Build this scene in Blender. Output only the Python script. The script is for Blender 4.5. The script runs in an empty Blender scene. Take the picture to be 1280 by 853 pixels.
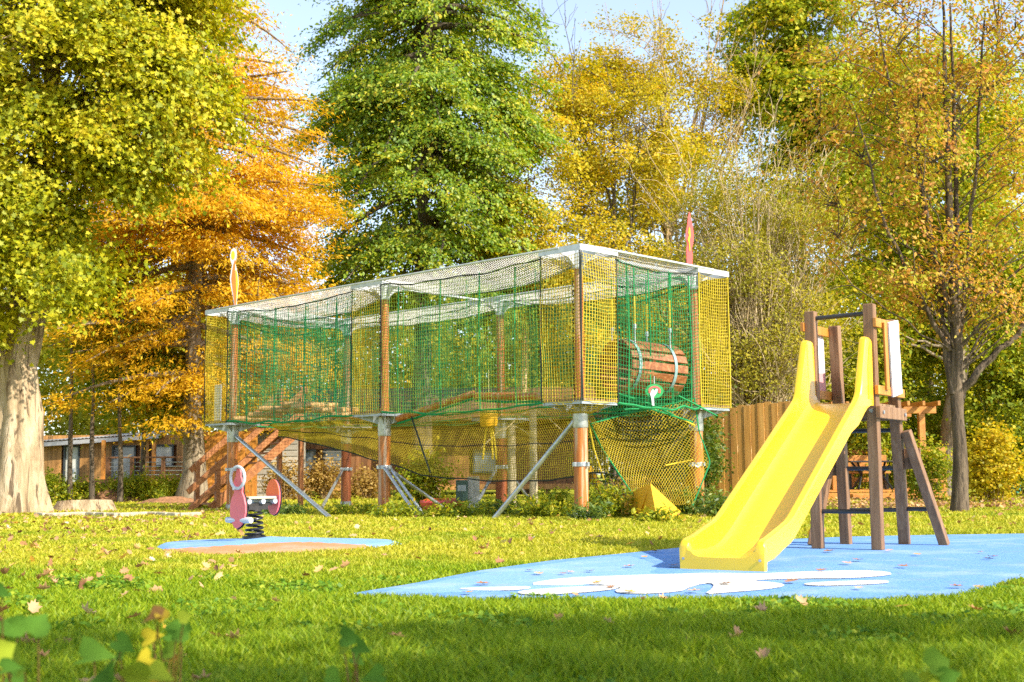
import bpy, math, random
import numpy as np
from mathutils import Vector, Matrix, noise as mnoise
R = math.radians
PI = math.pi
scene = bpy.context.scene
COL = scene.collection
rng = np.random.default_rng(7)
random.seed(7)

# ------------------------------------------------------------------ camera
F = 1600.0
CAM = Vector((0, 0, 0.74))
PITCH = math.atan(166.5 / F)
ROLL = R(0.45)
fwd = Vector((0, math.cos(PITCH), math.sin(PITCH)))
up0 = Vector((0, -math.sin(PITCH), math.cos(PITCH)))
rt0 = Vector((1, 0, 0))
rt = rt0 * math.cos(ROLL) - up0 * math.sin(ROLL)
upv = up0 * math.cos(ROLL) + rt0 * math.sin(ROLL)
def at(px, py, Y):
    d = fwd * F + rt * (px - 640) + upv * (426.5 - py)
    return CAM + d * (Y / d.y)
def gr(px, py, z=0.0):
    d = fwd * F + rt * (px - 640) + upv * (426.5 - py)
    return CAM + d * ((z - CAM.z) / d.z)
cam_d = bpy.data.cameras.new('camera')
cam = bpy.data.objects.new('camera', cam_d); COL.objects.link(cam)
M = Matrix.Identity(4)
for i, v in enumerate((rt, upv, -fwd)):
    for j in range(3): M[j][i] = v[j]
M.translation = CAM
cam.matrix_world = M
cam_d.sensor_width = 36; cam_d.lens = 36 * F / 1280
cam_d.clip_start = 0.05; cam_d.clip_end = 2000
cam_d.dof.use_dof = True; cam_d.dof.focus_distance = 16; cam_d.dof.aperture_fstop = 4.0
scene.camera = cam

# ------------------------------------------------------------------ materials
def mat(name):
    m = bpy.data.materials.new(name); m.use_nodes = True
    nt = m.node_tree; nt.nodes.clear()
    return m, nt
def N(nt, t, **k):
    n = nt.nodes.new(t)
    for a, b in k.items():
        if a.startswith('i_'):
            n.inputs[a[2:].replace('_', ' ')].default_value = b
        else: setattr(n, a, b)
    return n
def ramp(nt, stops, fac=None, interp='LINEAR'):
    n = nt.nodes.new('ShaderNodeValToRGB'); e = n.color_ramp.elements
    n.color_ramp.interpolation = interp
    while len(e) < len(stops): e.new(0.5)
    for k, (p, c) in enumerate(stops):
        e[k].position = p; e[k].color = (*c, 1)
    if fac is not None: nt.links.new(fac, n.inputs[0])
    return n
def coords(nt, scale=(1, 1, 1), kind='Object'):
    t = N(nt, 'ShaderNodeTexCoord'); mp = N(nt, 'ShaderNodeMapping')
    mp.inputs['Scale'].default_value = scale
    nt.links.new(t.outputs[kind], mp.inputs[0]); return mp.outputs[0]
def noise(nt, vec, scale, detail=4, rough=.55, dist=0):
    n = N(nt, 'ShaderNodeTexNoise'); n.inputs['Scale'].default_value = scale
    n.inputs['Detail'].default_value = detail; n.inputs['Roughness'].default_value = rough
    n.inputs['Distortion'].default_value = dist
    nt.links.new(vec, n.inputs['Vector']); return n.outputs['Fac']
def mixc(nt, a, b, fac, mode='MIX'):
    n = N(nt, 'ShaderNodeMix', data_type='RGBA', blend_type=mode)
    for s, v in ((n.inputs['Factor'], fac), (n.inputs['A'], a), (n.inputs['B'], b)):
        if isinstance(v, (int, float)): s.default_value = v
        elif isinstance(v, tuple): s.default_value = (*v, 1)
        else: nt.links.new(v, s)
    return n.outputs['Result']
def math_(nt, op, a, b=None):
    n = N(nt, 'ShaderNodeMath', operation=op)
    for s, v in zip(n.inputs, (a, b)):
        if v is None: continue
        if isinstance(v, (int, float)): s.default_value = v
        else: nt.links.new(v, s)
    return n.outputs[0]
def finish(nt, color, rough=.6, metal=0, bump=None, bstr=.3, bdist=.01, spec=.5, coat=0):
    p = N(nt, 'ShaderNodeBsdfPrincipled'); o = N(nt, 'ShaderNodeOutputMaterial')
    if isinstance(color, tuple): p.inputs['Base Color'].default_value = (*color, 1)
    else: nt.links.new(color, p.inputs['Base Color'])
    if isinstance(rough, (int, float)): p.inputs['Roughness'].default_value = rough
    else: nt.links.new(rough, p.inputs['Roughness'])
    p.inputs['Metallic'].default_value = metal
    p.inputs['Specular IOR Level'].default_value = spec
    p.inputs['Coat Weight'].default_value = coat
    p.inputs['Coat Roughness'].default_value = .3
    if bump is not None:
        b = N(nt, 'ShaderNodeBump'); b.inputs['Strength'].default_value = bstr
        b.inputs['Distance'].default_value = bdist
        nt.links.new(bump, b.inputs['Height']); nt.links.new(b.outputs[0], p.inputs['Normal'])
    nt.links.new(p.outputs[0], o.inputs[0])

def leaf_mat(name, stops, trans=.45, clu=.45, gloss=.015, patch=None):
    """stops over a per-leaf random number mixed with the branch's own number"""
    m, nt = mat(name)
    a = N(nt, 'ShaderNodeAttribute', attribute_name='rnd'); b = N(nt, 'ShaderNodeAttribute', attribute_name='clu')
    f = math_(nt, 'ADD', math_(nt, 'MULTIPLY', a.outputs['Fac'], 1 - clu), math_(nt, 'MULTIPLY', b.outputs['Fac'], clu))
    c = ramp(nt, stops, f).outputs[0]
    d = N(nt, 'ShaderNodeBsdfDiffuse'); t = N(nt, 'ShaderNodeBsdfTranslucent')
    nt.links.new(c, d.inputs[0])
    tc = mixc(nt, c, (1.25, 1.2, .55), .9, 'MULTIPLY'); nt.links.new(tc, t.inputs[0])
    mx = N(nt, 'ShaderNodeMixShader'); mx.inputs[0].default_value = trans
    nt.links.new(d.outputs[0], mx.inputs[1]); nt.links.new(t.outputs[0], mx.inputs[2])
    g = N(nt, 'ShaderNodeBsdfGlossy'); g.inputs['Roughness'].default_value = .55
    g.inputs[0].default_value = (1, 1, 1, 1)
    m2 = N(nt, 'ShaderNodeMixShader'); m2.inputs[0].default_value = gloss
    nt.links.new(mx.outputs[0], m2.inputs[1]); nt.links.new(g.outputs[0], m2.inputs[2])
    o = N(nt, 'ShaderNodeOutputMaterial'); nt.links.new(m2.outputs[0], o.inputs[0])
    return m
def bark_mat(name, c0, c1, c2, sc=6, bs=.6):
    m, nt = mat(name); v = coords(nt, (1, 1, .22))
    n1 = noise(nt, v, sc, 6, .65, .4); n2 = noise(nt, v, sc * 4, 4, .6)
    c = ramp(nt, [(.32, c0), (.5, c1), (.68, c2)], n1).outputs[0]
    c = mixc(nt, c, c0, math_(nt, 'MULTIPLY', n2, .5))
    n3 = noise(nt, coords(nt, (1, 1, .10)), sc * 2.2, 4, .6, .8); c = mixc(nt, c, tuple(x * .45 for x in c0), ramp(nt, [(.56, (0, 0, 0)), (.64, (.85, .85, .85))], n3).outputs[0])
    finish(nt, c, .9, bump=math_(nt, 'SUBTRACT', math_(nt, 'ADD', n1, n2), n3), bstr=bs, bdist=.03); return m
def wood_mat(name, base, dark, light, grain=(30, 30, 1.2), rough=.6, island=.35, weather=None):
    m, nt = mat(name); v = coords(nt, grain)
    n1 = noise(nt, v, 1.0, 6, .6, .6); v2 = coords(nt); n2 = noise(nt, v2, 3.5, 5, .6)
    c = ramp(nt, [(.3, dark), (.5, base), (.72, light)], n1).outputs[0]
    g = N(nt, 'ShaderNodeNewGeometry')
    isl = ramp(nt, [(0, (.55, .55, .55)), (1, (1.25, 1.2, 1.15))], g.outputs['Random Per Island']).outputs[0]
    c = mixc(nt, c, isl, island, 'MULTIPLY')
    if weather:
        n3 = noise(nt, coords(nt, (16, 16, .55)), 1.0, 5, .65); k = ramp(nt, [(.53, (0, 0, 0)), (.60, (.8, .8, .8))], n3).outputs[0]
        c = mixc(nt, c, weather, k)
    finish(nt, c, rough, bump=n1, bstr=.35, bdist=.004); return m
def plain(name, c, rough=.5, metal=0, var=.15, sc=8, coat=0, spec=.5):
    m, nt = mat(name); n1 = noise(nt, coords(nt), sc, 5, .6)
    d = tuple(x * (1 - var * 2) for x in c)
    k = ramp(nt, [(.3, d), (.62, c)], n1).outputs[0]
    finish(nt, k, rough, metal, bump=n1, bstr=.05, coat=coat, spec=spec); return m

MT = {}
# autumn crowns
MT['plane_leaf'] = leaf_mat('plane_leaf', [(0, (.12, .17, .010)), (.35, (.32, .35, .012)), (.65, (.54, .49, .016)), (1, (.70, .52, .03))])
MT['cypress_leaf'] = leaf_mat('cypress_leaf', [(0, (.34, .26, .012)), (.3, (.60, .36, .012)), (.7, (.76, .44, .014)), (1, (.74, .54, .02))], clu=.55)
MT['beech_leaf'] = leaf_mat('beech_leaf', [(0, (.07, .16, .010)), (.4, (.18, .30, .012)), (.72, (.38, .42, .016)), (1, (.64, .50, .02))], clu=.4, gloss=.03)
MT['yellow_leaf'] = leaf_mat('yellow_leaf', [(0, (.20, .21, .012)), (.35, (.42, .37, .015)), (.7, (.62, .46, .018)), (1, (.66, .36, .02))])
MT['lime_leaf'] = leaf_mat('lime_leaf', [(0, (.11, .20, .010)), (.45, (.32, .38, .014)), (.8, (.58, .50, .018)), (1, (.70, .42, .02))])
MT['rust_leaf'] = leaf_mat('rust_leaf', [(0, (.26, .32, .015)), (.35, (.48, .43, .025)), (.55, (.54, .32, .05)), (.8, (.50, .22, .05)), (1, (.36, .15, .055))], clu=.4)
MT['olive_leaf'] = leaf_mat('olive_leaf', [(0, (.18, .19, .015)), (.5, (.38, .35, .03)), (1, (.55, .44, .05))])
MT['hedge_leaf'] = leaf_mat('hedge_leaf', [(0, (.04, .09, .012)), (.5, (.11, .19, .02)), (.85, (.26, .30, .025)), (1, (.46, .38, .03))], gloss=.03)
MT['bush_leaf'] = leaf_mat('bush_leaf', [(0, (.10, .17, .012)), (.5, (.28, .33, .016)), (.85, (.54, .48, .02)), (1, (.64, .36, .02))])
MT['forest_leaf'] = leaf_mat('forest_leaf', [(0, (.11, .16, .012)), (.35, (.30, .30, .016)), (.7, (.52, .43, .02)), (1, (.62, .34, .02))], clu=.65)
MT['dry_leaf'] = leaf_mat('dry_leaf', [(0, (.20, .09, .05)), (.35, (.42, .22, .10)), (.7, (.58, .36, .20)), (.9, (.62, .34, .04)), (1, (.66, .56, .44))], trans=.15, clu=0)
MT['brown_weed'] = leaf_mat('brown_weed', [(0, (.20, .12, .03)), (.5, (.42, .27, .07)), (1, (.55, .40, .13))], clu=.2)
MT['ivy_leaf'] = leaf_mat('ivy_leaf', [(0, (.05, .13, .02)), (.5, (.11, .22, .03)), (.8, (.26, .32, .03)), (.93, (.50, .38, .03)), (1, (.20, .09, .05))], trans=.35, clu=.2, gloss=.0)
# grass blades: random per blade plus broad dry yellow patches, with sunlit yellowing painted in beyond the near shade
def grass_mat():
    m, nt = mat('grass_blade')
    a = N(nt, 'ShaderNodeAttribute', attribute_name='rnd')
    v = coords(nt); n1 = noise(nt, v, .55, 4, .6); n2 = noise(nt, v, 2.6, 3, .6)
    g = ramp(nt, [(0, (.10, .20, .006)), (.5, (.25, .36, .010)), (1, (.40, .45, .016))], a.outputs['Fac']).outputs[0]
    y = ramp(nt, [(0, (.30, .33, .012)), (.5, (.50, .47, .025)), (1, (.62, .52, .09))], a.outputs['Fac']).outputs[0]
    far = N(nt, 'ShaderNodeAttribute', attribute_name='clu')  # weight of the sunlit yellow painted into the blades beyond the near shade
    k = math_(nt, 'ADD', math_(nt, 'ADD', math_(nt, 'MULTIPLY', n1, .9), math_(nt, 'MULTIPLY', n2, .5)), math_(nt, 'MULTIPLY', far.outputs['Fac'], .36))
    k = ramp(nt, [(.72, (0, 0, 0)), (1.0, (1, 1, 1))], k).outputs[0]
    c = mixc(nt, g, y, k)
    d = N(nt, 'ShaderNodeBsdfDiffuse'); t = N(nt, 'ShaderNodeBsdfTranslucent')
    nt.links.new(c, d.inputs[0]); nt.links.new(c, t.inputs[0])
    mx = N(nt, 'ShaderNodeMixShader'); mx.inputs[0].default_value = .4
    nt.links.new(d.outputs[0], mx.inputs[1]); nt.links.new(t.outputs[0], mx.inputs[2])
    g2 = N(nt, 'ShaderNodeBsdfGlossy'); g2.inputs['Roughness'].default_value = .5
    m2 = N(nt, 'ShaderNodeMixShader'); m2.inputs[0].default_value = .018
    nt.links.new(mx.outputs[0], m2.inputs[1]); nt.links.new(g2.outputs[0], m2.inputs[2])
    o = N(nt, 'ShaderNodeOutputMaterial'); nt.links.new(m2.outputs[0], o.inputs[0]); return m
MT['grass'] = grass_mat()
def ground_mat():
    m, nt = mat('lawn_soil'); v = coords(nt)
    n1 = noise(nt, v, .55, 4, .6); n2 = noise(nt, v, 9, 6, .7); n3 = noise(nt, v, 60, 3, .7)
    c = ramp(nt, [(.3, (.14, .20, .012)), (.5, (.28, .32, .02)), (.7, (.42, .38, .05))], n1).outputs[0]
    c = mixc(nt, c, (.20, .15, .06), ramp(nt, [(.5, (0, 0, 0)), (.75, (.7, .7, .7))], n2).outputs[0])
    c = mixc(nt, c, (.45, .42, .06), math_(nt, 'MULTIPLY', n3, .5))
    finish(nt, c, .95, bump=n3, bstr=.6, bdist=.03, spec=.1); return m
MT['ground'] = ground_mat()
def rubber(name, c0, c1):
    m, nt = mat(name); v = coords(nt)
    n1 = noise(nt, v, 55, 3, .8); n2 = noise(nt, v, 1.6, 5, .6); n3 = noise(nt, v, 5, 6, .7)
    c = ramp(nt, [(.35, c0), (.62, c1)], n1).outputs[0]
    c = mixc(nt, c, (.62, .66, .70), math_(nt, 'MULTIPLY', ramp(nt, [(.5, (0, 0, 0)), (.8, (1, 1, 1))], n2).outputs[0], .35))
    c = mixc(nt, c, (.25, .22, .17), math_(nt, 'MULTIPLY', ramp(nt, [(.54, (0, 0, 0)), (.72, (1, 1, 1))], n3).outputs[0], .38))
    finish(nt, c, .85, bump=n1, bstr=.5, bdist=.004, spec=.25); return m
MT['blue'] = rubber('blue_rubber', (.075, .20, .49), (.17, .35, .68))
MT['blue_pale'] = rubber('pale_blue_rubber', (.13, .28, .55), (.23, .40, .67))
MT['white_rubber'] = rubber('white_rubber', (.50, .48, .43), (.66, .64, .58))
MT['tan_rubber'] = rubber('tan_rubber', (.38, .17, .07), (.52, .26, .12))
def chute_mat():
    m, nt = mat('yellow_plastic'); v = coords(nt); n1 = noise(nt, v, 2.2, 5, .6); n2 = noise(nt, coords(nt, (3, 9, 9)), 9, 5, .7, 1.5); n3 = noise(nt, v, 28, 3, .6)
    c = ramp(nt, [(.3, (.82, .49, .002)), (.6, (.86, .55, .004))], n1).outputs[0]
    c = mixc(nt, c, (.58, .40, .08), math_(nt, 'MULTIPLY', ramp(nt, [(.56, (0, 0, 0)), (.70, (1, 1, 1))], n2).outputs[0], .45))
    c = mixc(nt, c, (.40, .30, .10), math_(nt, 'MULTIPLY', ramp(nt, [(.64, (0, 0, 0)), (.72, (1, 1, 1))], n3).outputs[0], .35))
    rg = ramp(nt, [(.35, (.30, .30, .30)), (.65, (.52, .52, .52))], n2).outputs[0]
    finish(nt, c, rg, bump=n2, bstr=.06, bdist=.004, coat=.75, spec=.6); return m
MT['yellow_plastic'] = chute_mat()
MT['mat_yellow'] = plain('yellow_mat', (.82, .43, .012), .55, 0, .1, 4)
MT['post'] = wood_mat('orange_glazed_log', (.42, .13, .02), (.25, .065, .012), (.58, .24, .05), (26, 26, 1.0), .45, .1, weather=(.50, .36, .24))
MT['redpost'] = wood_mat('red_glazed_log', (.28, .07, .02), (.16, .04, .012), (.40, .14, .04), (26, 26, 1.0), .5, .1)
MT['slidewood'] = wood_mat('brown_post_wood', (.24, .125, .06), (.15, .075, .036), (.34, .20, .11), (24, 24, 1.4), .6, .3)
MT['orangewood'] = wood_mat('orange_board_wood', (.55, .22, .03), (.40, .13, .02), (.66, .32, .06), (24, 24, 1.4), .5, .4)
MT['log'] = wood_mat('weathered_log', (.56, .31, .10), (.36, .18, .06), (.70, .48, .24), (20, 20, 20), .7, .4)
MT['barrel'] = wood_mat('barrel_slat', (.30, .10, .03), (.16, .055, .018), (.46, .24, .10), (14, 14, 14), .55, .7)
MT['deck'] = wood_mat('platform_board', (.24, .15, .08), (.15, .09, .05), (.36, .24, .14), (8, 8, 8), .7, .4)
MT['fence'] = wood_mat('fence_board', (.56, .28, .06), (.40, .18, .04), (.68, .38, .11), (22, 22, .8), .65, .45)
MT['cabinwood'] = wood_mat('cabin_board', (.42, .21, .06), (.28, .13, .035), (.54, .30, .10), (12, 12, .8), .65, .6)
MT['darkwood'] = wood_mat('dark_board', (.20, .085, .03), (.12, .05, .018), (.29, .14, .05), (12, 12, .8), .65, .6)
MT['stairwood'] = wood_mat('stair_wood', (.36, .13, .035), (.22, .075, .02), (.48, .22, .08), (10, 10, 10), .6, .4)
MT['terrace'] = wood_mat('terrace_wood', (.52, .22, .04), (.36, .14, .025), (.64, .31, .07), (10, 10, 10), .55, .5)
MT['greyboard'] = wood_mat('grey_clapboard', (.33, .30, .25), (.24, .21, .17), (.42, .39, .34), (2, 2, 20), .7, .5)
MT['steel'] = plain('galvanised_steel', (.50, .53, .56), .38, .75, .18, 14)
MT['grey'] = plain('grey_painted_steel', (.36, .41, .46), .42, .3, .12, 10)
MT['white'] = plain('white_steel', (.58, .61, .64), .42, .2, .12, 6)
MT['whitepanel'] = plain('white_panel', (.80, .76, .76), .5, 0, .03, 4)
MT['pinkpanel'] = plain('pink_panel', (.62, .30, .32), .5, 0, .06, 4)
MT['black'] = plain('black_paint', (.02, .02, .022), .35, .2, .1, 10)
MT['darkbar'] = plain('dark_bar', (.06, .055, .055), .4, .5, .1, 10)
MT['red'] = plain('red_board', (.74, .11, .10), .4, 0, .06, 6)
MT['coral'] = plain('coral_board', (.78, .15, .17), .4, 0, .05, 6)
MT['orangered'] = plain('orange_red_board', (.78, .14, .03), .4, 0, .05, 6)
MT['seat'] = plain('beige_seat', (.62, .52, .34), .55, 0, .1, 10)
MT['glass'] = plain('window_glass', (.20, .25, .29), .08, 0, .2, 1.5, spec=.8)
MT['lightglass'] = plain('pale_curtain_glass', (.55, .56, .52), .25, 0, .15, 2)  # pale curtain colour, also used for the white door pane
MT['rooftin'] = plain('tin_roof', (.46, .45, .46), .45, .3, .12, 3)
MT['stone'] = plain('pale_stone', (.55, .47, .33), .9, 0, .2, 6)
MT['concrete'] = plain('concrete', (.5, .49, .46), .85, 0, .15, 10)
MT['boardorange'] = plain('board_orange', (.74, .15, .01), .4, 0, .05, 5)
MT['boardyellow'] = plain('board_yellow', (.78, .44, .01), .4, 0, .05, 5)
MT['greenplastic'] = plain('green_plastic', (.02, .30, .08), .4, 0, .05, 5)
MT['tealplastic'] = plain('teal_plastic', (.02, .20, .14), .5, 0, .1, 5)
MT['darkgreenbox'] = plain('dark_green_box', (.05, .10, .08), .5, 0, .1, 5)
MT['greywood'] = plain('pale_pole', (.58, .48, .30), .8, 0, .2, 12)
def rope(name, c, var=.2):
    m, nt = mat(name); n1 = noise(nt, coords(nt), 3, 4, .6)
    k = ramp(nt, [(.3, tuple(x * (1 - var * 1.6) for x in c)), (.65, c)], n1).outputs[0]
    finish(nt, k, .8, spec=.25); return m
MT['ynet'] = rope('yellow_rope', (.66, .50, .04)); MT['gnet'] = rope('green_rope', (.02, .27, .09))
MT['wnet'] = rope('white_rope', (.70, .68, .66)); MT['bnet'] = rope('dark_rope', (.035, .045, .04))
MT['ygnet'] = rope('yellow_green_rope', (.32, .46, .05)); MT['bluerope'] = rope('pale_strap', (.24, .37, .38))
MT['trope'] = rope('pale_rope', (.62, .50, .30))
MT['bark_plane'] = bark_mat('plane_bark', (.15, .09, .045), (.44, .33, .20), (.60, .48, .34), 4.0, 1.0)
MT['bark_dark'] = bark_mat('dark_bark', (.05, .038, .026), (.12, .09, .06), (.22, .17, .12), 7)
MT['bark_grey'] = bark_mat('grey_bark', (.12, .09, .06), (.27, .21, .14), (.42, .35, .25), 6)
MT['bark_warm'] = bark_mat('warm_bark', (.20, .13, .06), (.45, .31, .15), (.62, .46, .27), 6)
MT['bark_oak'] = bark_mat('oak_bark', (.05, .035, .022), (.12, .085, .055), (.24, .18, .12), 7)
MT['bark_pale'] = bark_mat('pale_twig_bark', (.30, .22, .12), (.52, .40, .23), (.66, .54, .34), 6)
MT['soil'] = plain('bark_mulch', (.34, .17, .08), .95, 0, .3, 12)

# ------------------------------------------------------------------ mesh helpers
def wloc(o):
    v = Vector((0, 0, 0))
    while o is not None: v += o.location; o = o.parent
    return v
def link(name, me, m, parent=None, loc=None, bevel=0, smooth=False, angle=35):
    o = bpy.data.objects.new(name, me); COL.objects.link(o)
    if m is not None: me.materials.append(m)
    if parent is not None: o.parent = parent
    if smooth:
        me.shade_smooth(); me.set_sharp_from_angle(angle=R(angle))
    if bevel:
        b = o.modifiers.new('bevel', 'BEVEL'); b.width = bevel; b.segments = 2; b.limit_method = 'ANGLE'; b.angle_limit = R(40)
    return o
class MB:
    def __init__(s): s.v = []; s.f = []
    def add(s, vs, fs):
        b = len(s.v); s.v.extend(Vector(p) for p in vs); s.f.extend(tuple(i + b for i in f) for f in fs); return s
    def box(s, c, size, ax=None):
        c = Vector(c); X, Y, Z = ax if ax else (Vector((1, 0, 0)), Vector((0, 1, 0)), Vector((0, 0, 1)))
        h = [x / 2 for x in size]; vs = []
        for k in range(8):
            vs.append(c + X * (h[0] if k & 1 else -h[0]) + Y * (h[1] if k & 2 else -h[1]) + Z * (h[2] if k & 4 else -h[2]))
        return s.add(vs, [(0, 2, 3, 1), (4, 5, 7, 6), (0, 1, 5, 4), (2, 6, 7, 3), (0, 4, 6, 2), (1, 3, 7, 5)])
    def beam(s, a, b, w, h, side=None):
        """box from a to b; w across, h in the remaining direction"""
        a, b = Vector(a), Vector(b); Z = (b - a).normalized()
        X = Vector(side) if side is not None else (Vector((1, 0, 0)) if abs(Z.z) > .9 else Vector((0, 0, 1)).cross(Z))
        X = (X - Z * X.dot(Z)).normalized(); Y = Z.cross(X)
        return s.box((a + b) / 2, (w, h, (b - a).length), (X, Y, Z))
    def tube(s, pts, r, n=10, cap=True):
        pts = [Vector(p) for p in pts]; L = len(pts); rr = r if isinstance(r, (list, tuple)) else [r] * L
        vs = []; X = None
        for i, p in enumerate(pts):
            t = (pts[min(i + 1, L - 1)] - pts[max(i - 1, 0)]).normalized()
            if X is None:
                X = t.orthogonal().normalized()
            X = (X - t * X.dot(t)).normalized(); Y = t.cross(X)
            for k in range(n):
                a = 2 * PI * k / n; vs.append(p + (X * math.cos(a) + Y * math.sin(a)) * rr[i])
        fs = [(i * n + k, i * n + (k + 1) % n, (i + 1) * n + (k + 1) % n, (i + 1) * n + k) for i in range(L - 1) for k in range(n)]
        if cap: fs += [tuple(range(n))[::-1], tuple((L - 1) * n + k for k in range(n))]
        return s.add(vs, fs)
    def ring(s, c, ax, rad, r, n=24, m=8):
        c = Vector(c); ax = Vector(ax).normalized(); X = ax.orthogonal().normalized(); Y = ax.cross(X); vs = []
        for i in range(n):
            a = 2 * PI * i / n; d = X * math.cos(a) + Y * math.sin(a)
            for k in range(m):
                b = 2 * PI * k / m; vs.append(c + d * (rad + r * math.cos(b)) + ax * r * math.sin(b))
        return s.add(vs, [(i * m + k, ((i + 1) % n) * m + k, ((i + 1) % n) * m + (k + 1) % m, i * m + (k + 1) % m) for i in range(n) for k in range(m)])
    def prism(s, out, c, X, Y, th):
        """outline (2d) extruded both ways along X x Y"""
        c, X, Y = Vector(c), Vector(X).normalized(), Vector(Y).normalized(); Z = X.cross(Y); n = len(out)
        vs = [c + X * a + Y * b + Z * th / 2 for a, b in out] + [c + X * a + Y * b - Z * th / 2 for a, b in out]
        return s.add(vs, [tuple(range(n)), tuple(range(2 * n - 1, n - 1, -1))] + [(k, k + n, (k + 1) % n + n, (k + 1) % n) for k in range(n)])
    def build(s, name, m, parent=None, bevel=0, smooth=False, angle=35):
        off = wloc(parent) if parent is not None else Vector((0, 0, 0))
        me = bpy.data.meshes.new(name)
        me.from_pydata([tuple(p - off) for p in s.v], [], s.f); me.update()
        import bmesh
        bm = bmesh.new(); bm.from_mesh(me); bmesh.ops.recalc_face_normals(bm, faces=bm.faces); bm.to_mesh(me); bm.free()
        return link(name, me, m, parent, bevel=bevel, smooth=smooth, angle=angle)
def tag(o, label=None, cat=None, group=None, kind=None):
    if label: o['label'] = label
    if cat: o['category'] = cat
    if group: o['group'] = group
    if kind: o['kind'] = kind
    return o
def thing(name, label, cat, loc=(0, 0, 0), group=None):
    o = bpy.data.objects.new(name, None); COL.objects.link(o); o.location = loc; o.empty_display_size = .2
    return tag(o, label, cat, group)
def np_mesh(name, V, Fq, m, parent=None, attrs=None, smooth=False):
    """V (n,3) world, Fq (f,k) faces of one size"""
    off = np.array(wloc(parent)) if parent is not None else 0
    V = np.asarray(V, dtype=np.float32) - off
    Fq = np.asarray(Fq, dtype=np.int32); nf, k = Fq.shape
    me = bpy.data.meshes.new(name)
    me.vertices.add(len(V)); me.vertices.foreach_set('co', V.astype(np.float32).ravel())
    me.loops.add(nf * k); me.loops.foreach_set('vertex_index', Fq.ravel())
    me.polygons.add(nf); me.polygons.foreach_set('loop_start', np.arange(0, nf * k, k, dtype=np.int32))
    me.polygons.foreach_set('loop_total', np.full(nf, k, dtype=np.int32))
    me.update(calc_edges=True)
    for a, arr in (attrs or {}).items():
        t = me.attributes.new(a, 'FLOAT', 'FACE'); t.data.foreach_set('value', np.asarray(arr, dtype=np.float32))
    if smooth: me.shade_smooth()
    return link(name, me, m, parent)
def tubes(P, Rr, k=4):
    """P (L,N,3), Rr (L,N): many tubes at once -> verts, quads"""
    P = np.asarray(P, float); L, n, _ = P.shape; Rr = np.broadcast_to(np.asarray(Rr, float), (L, n))
    T = np.gradient(P, axis=1); T /= np.linalg.norm(T, axis=2, keepdims=True) + 1e-9
    ref = np.array([.37, .23, .9]); ref = np.where(np.abs(T[..., 2:3]) > .85, np.array([.9, .3, .1]), ref)
    X = np.cross(T, ref); X /= np.linalg.norm(X, axis=2, keepdims=True) + 1e-9; Y = np.cross(T, X)
    a = np.arange(k) * 2 * PI / k
    V = P[:, :, None] + Rr[:, :, None, None] * (X[:, :, None] * np.cos(a)[None, None, :, None] + Y[:, :, None] * np.sin(a)[None, None, :, None])
    idx = np.arange(L * n * k).reshape(L, n, k)
    q = np.stack([idx[:, :-1], np.roll(idx, -1, 2)[:, :-1], np.roll(idx, -1, 2)[:, 1:], idx[:, 1:]], -1)
    return V.reshape(-1, 3), q.reshape(-1, 4)
def join(parts):
    vs, fs, b = [], [], 0
    for v, f in parts: vs.append(v); fs.append(f + b); b += len(v)
    return np.concatenate(vs), np.concatenate(fs)
def net(name, m, parent, P, r=.005, diag=False, border=None):
    """P (rows, cols, 3) grid of knots; strands along rows and columns (or along both diagonals)"""
    P = np.asarray(P, float); parts = []
    if not diag:
        parts.append(tubes(P, r, 3)); parts.append(tubes(P.transpose(1, 0, 2), r, 3))
    else:
        Rn, Cn, _ = P.shape
        for sgn in (1, -1):
            for c0 in range(-Rn, Cn + Rn):
                ii = [(i, c0 + sgn * i) for i in range(Rn) if 0 <= c0 + sgn * i < Cn]
                if len(ii) > 2: parts.append(tubes(np.array([[P[i, j] for i, j in ii]]), r, 3))
    o = np_mesh(name, *join(parts), m, parent)
    return o
def curtain(a, b, z0, z1, cell=.055, sag0=0., sag1=0., wav=.02, seed=0, bulge=0):
    """vertical net from point a to b (plan), between heights; sagging edges and slack"""
    a, b = Vector(a), Vector(b); L = (b - a).length; n = max(3, int(L / cell)); k = max(3, int((z1 - z0) / cell))
    d = (b - a) / L; nn = Vector((-d.y, d.x, 0)); P = np.zeros((k, n, 3))
    for j in range(n):
        t = j / (n - 1); lo = z0 - sag0 * 4 * t * (1 - t); hi = z1 - sag1 * 4 * t * (1 - t)
        for i in range(k):
            q = i / (k - 1); w = wav * mnoise.noise((t * L * 1.6 + seed, q * 2.2, seed * 3.1)) * 2 + bulge * math.sin(PI * t) * math.sin(PI * q)
            s = wav * .7 * mnoise.noise((t * L * 2 + seed, q * 3, seed + 9.1))
            p = a + d * (t * L + s) + nn * w
            P[i, j] = (p.x, p.y, lo + (hi - lo) * q + wav * .5 * mnoise.noise((t * L * 2, q * 5, seed + 4)))
    return P

def leaf_quads(C, NR, AX, ln, wd, rnd, clu):
    """rhombic leaves: C centres, NR normals, AX long axis"""
    NR = NR / (np.linalg.norm(NR, axis=1, keepdims=True) + 1e-9)
    AX = AX - NR * np.sum(AX * NR, 1, keepdims=True); AX /= np.linalg.norm(AX, axis=1, keepdims=True) + 1e-9
    S = np.cross(NR, AX); ln = ln[:, None] / 2; wd = wd[:, None] / 2
    fold = NR * wd * .35
    V = np.stack([C - AX * ln, C + S * wd + fold - AX * ln * .15, C + AX * ln, C - S * wd + fold - AX * ln * .15], 1).reshape(-1, 3)
    return V, np.arange(len(V)).reshape(-1, 4)

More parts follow.
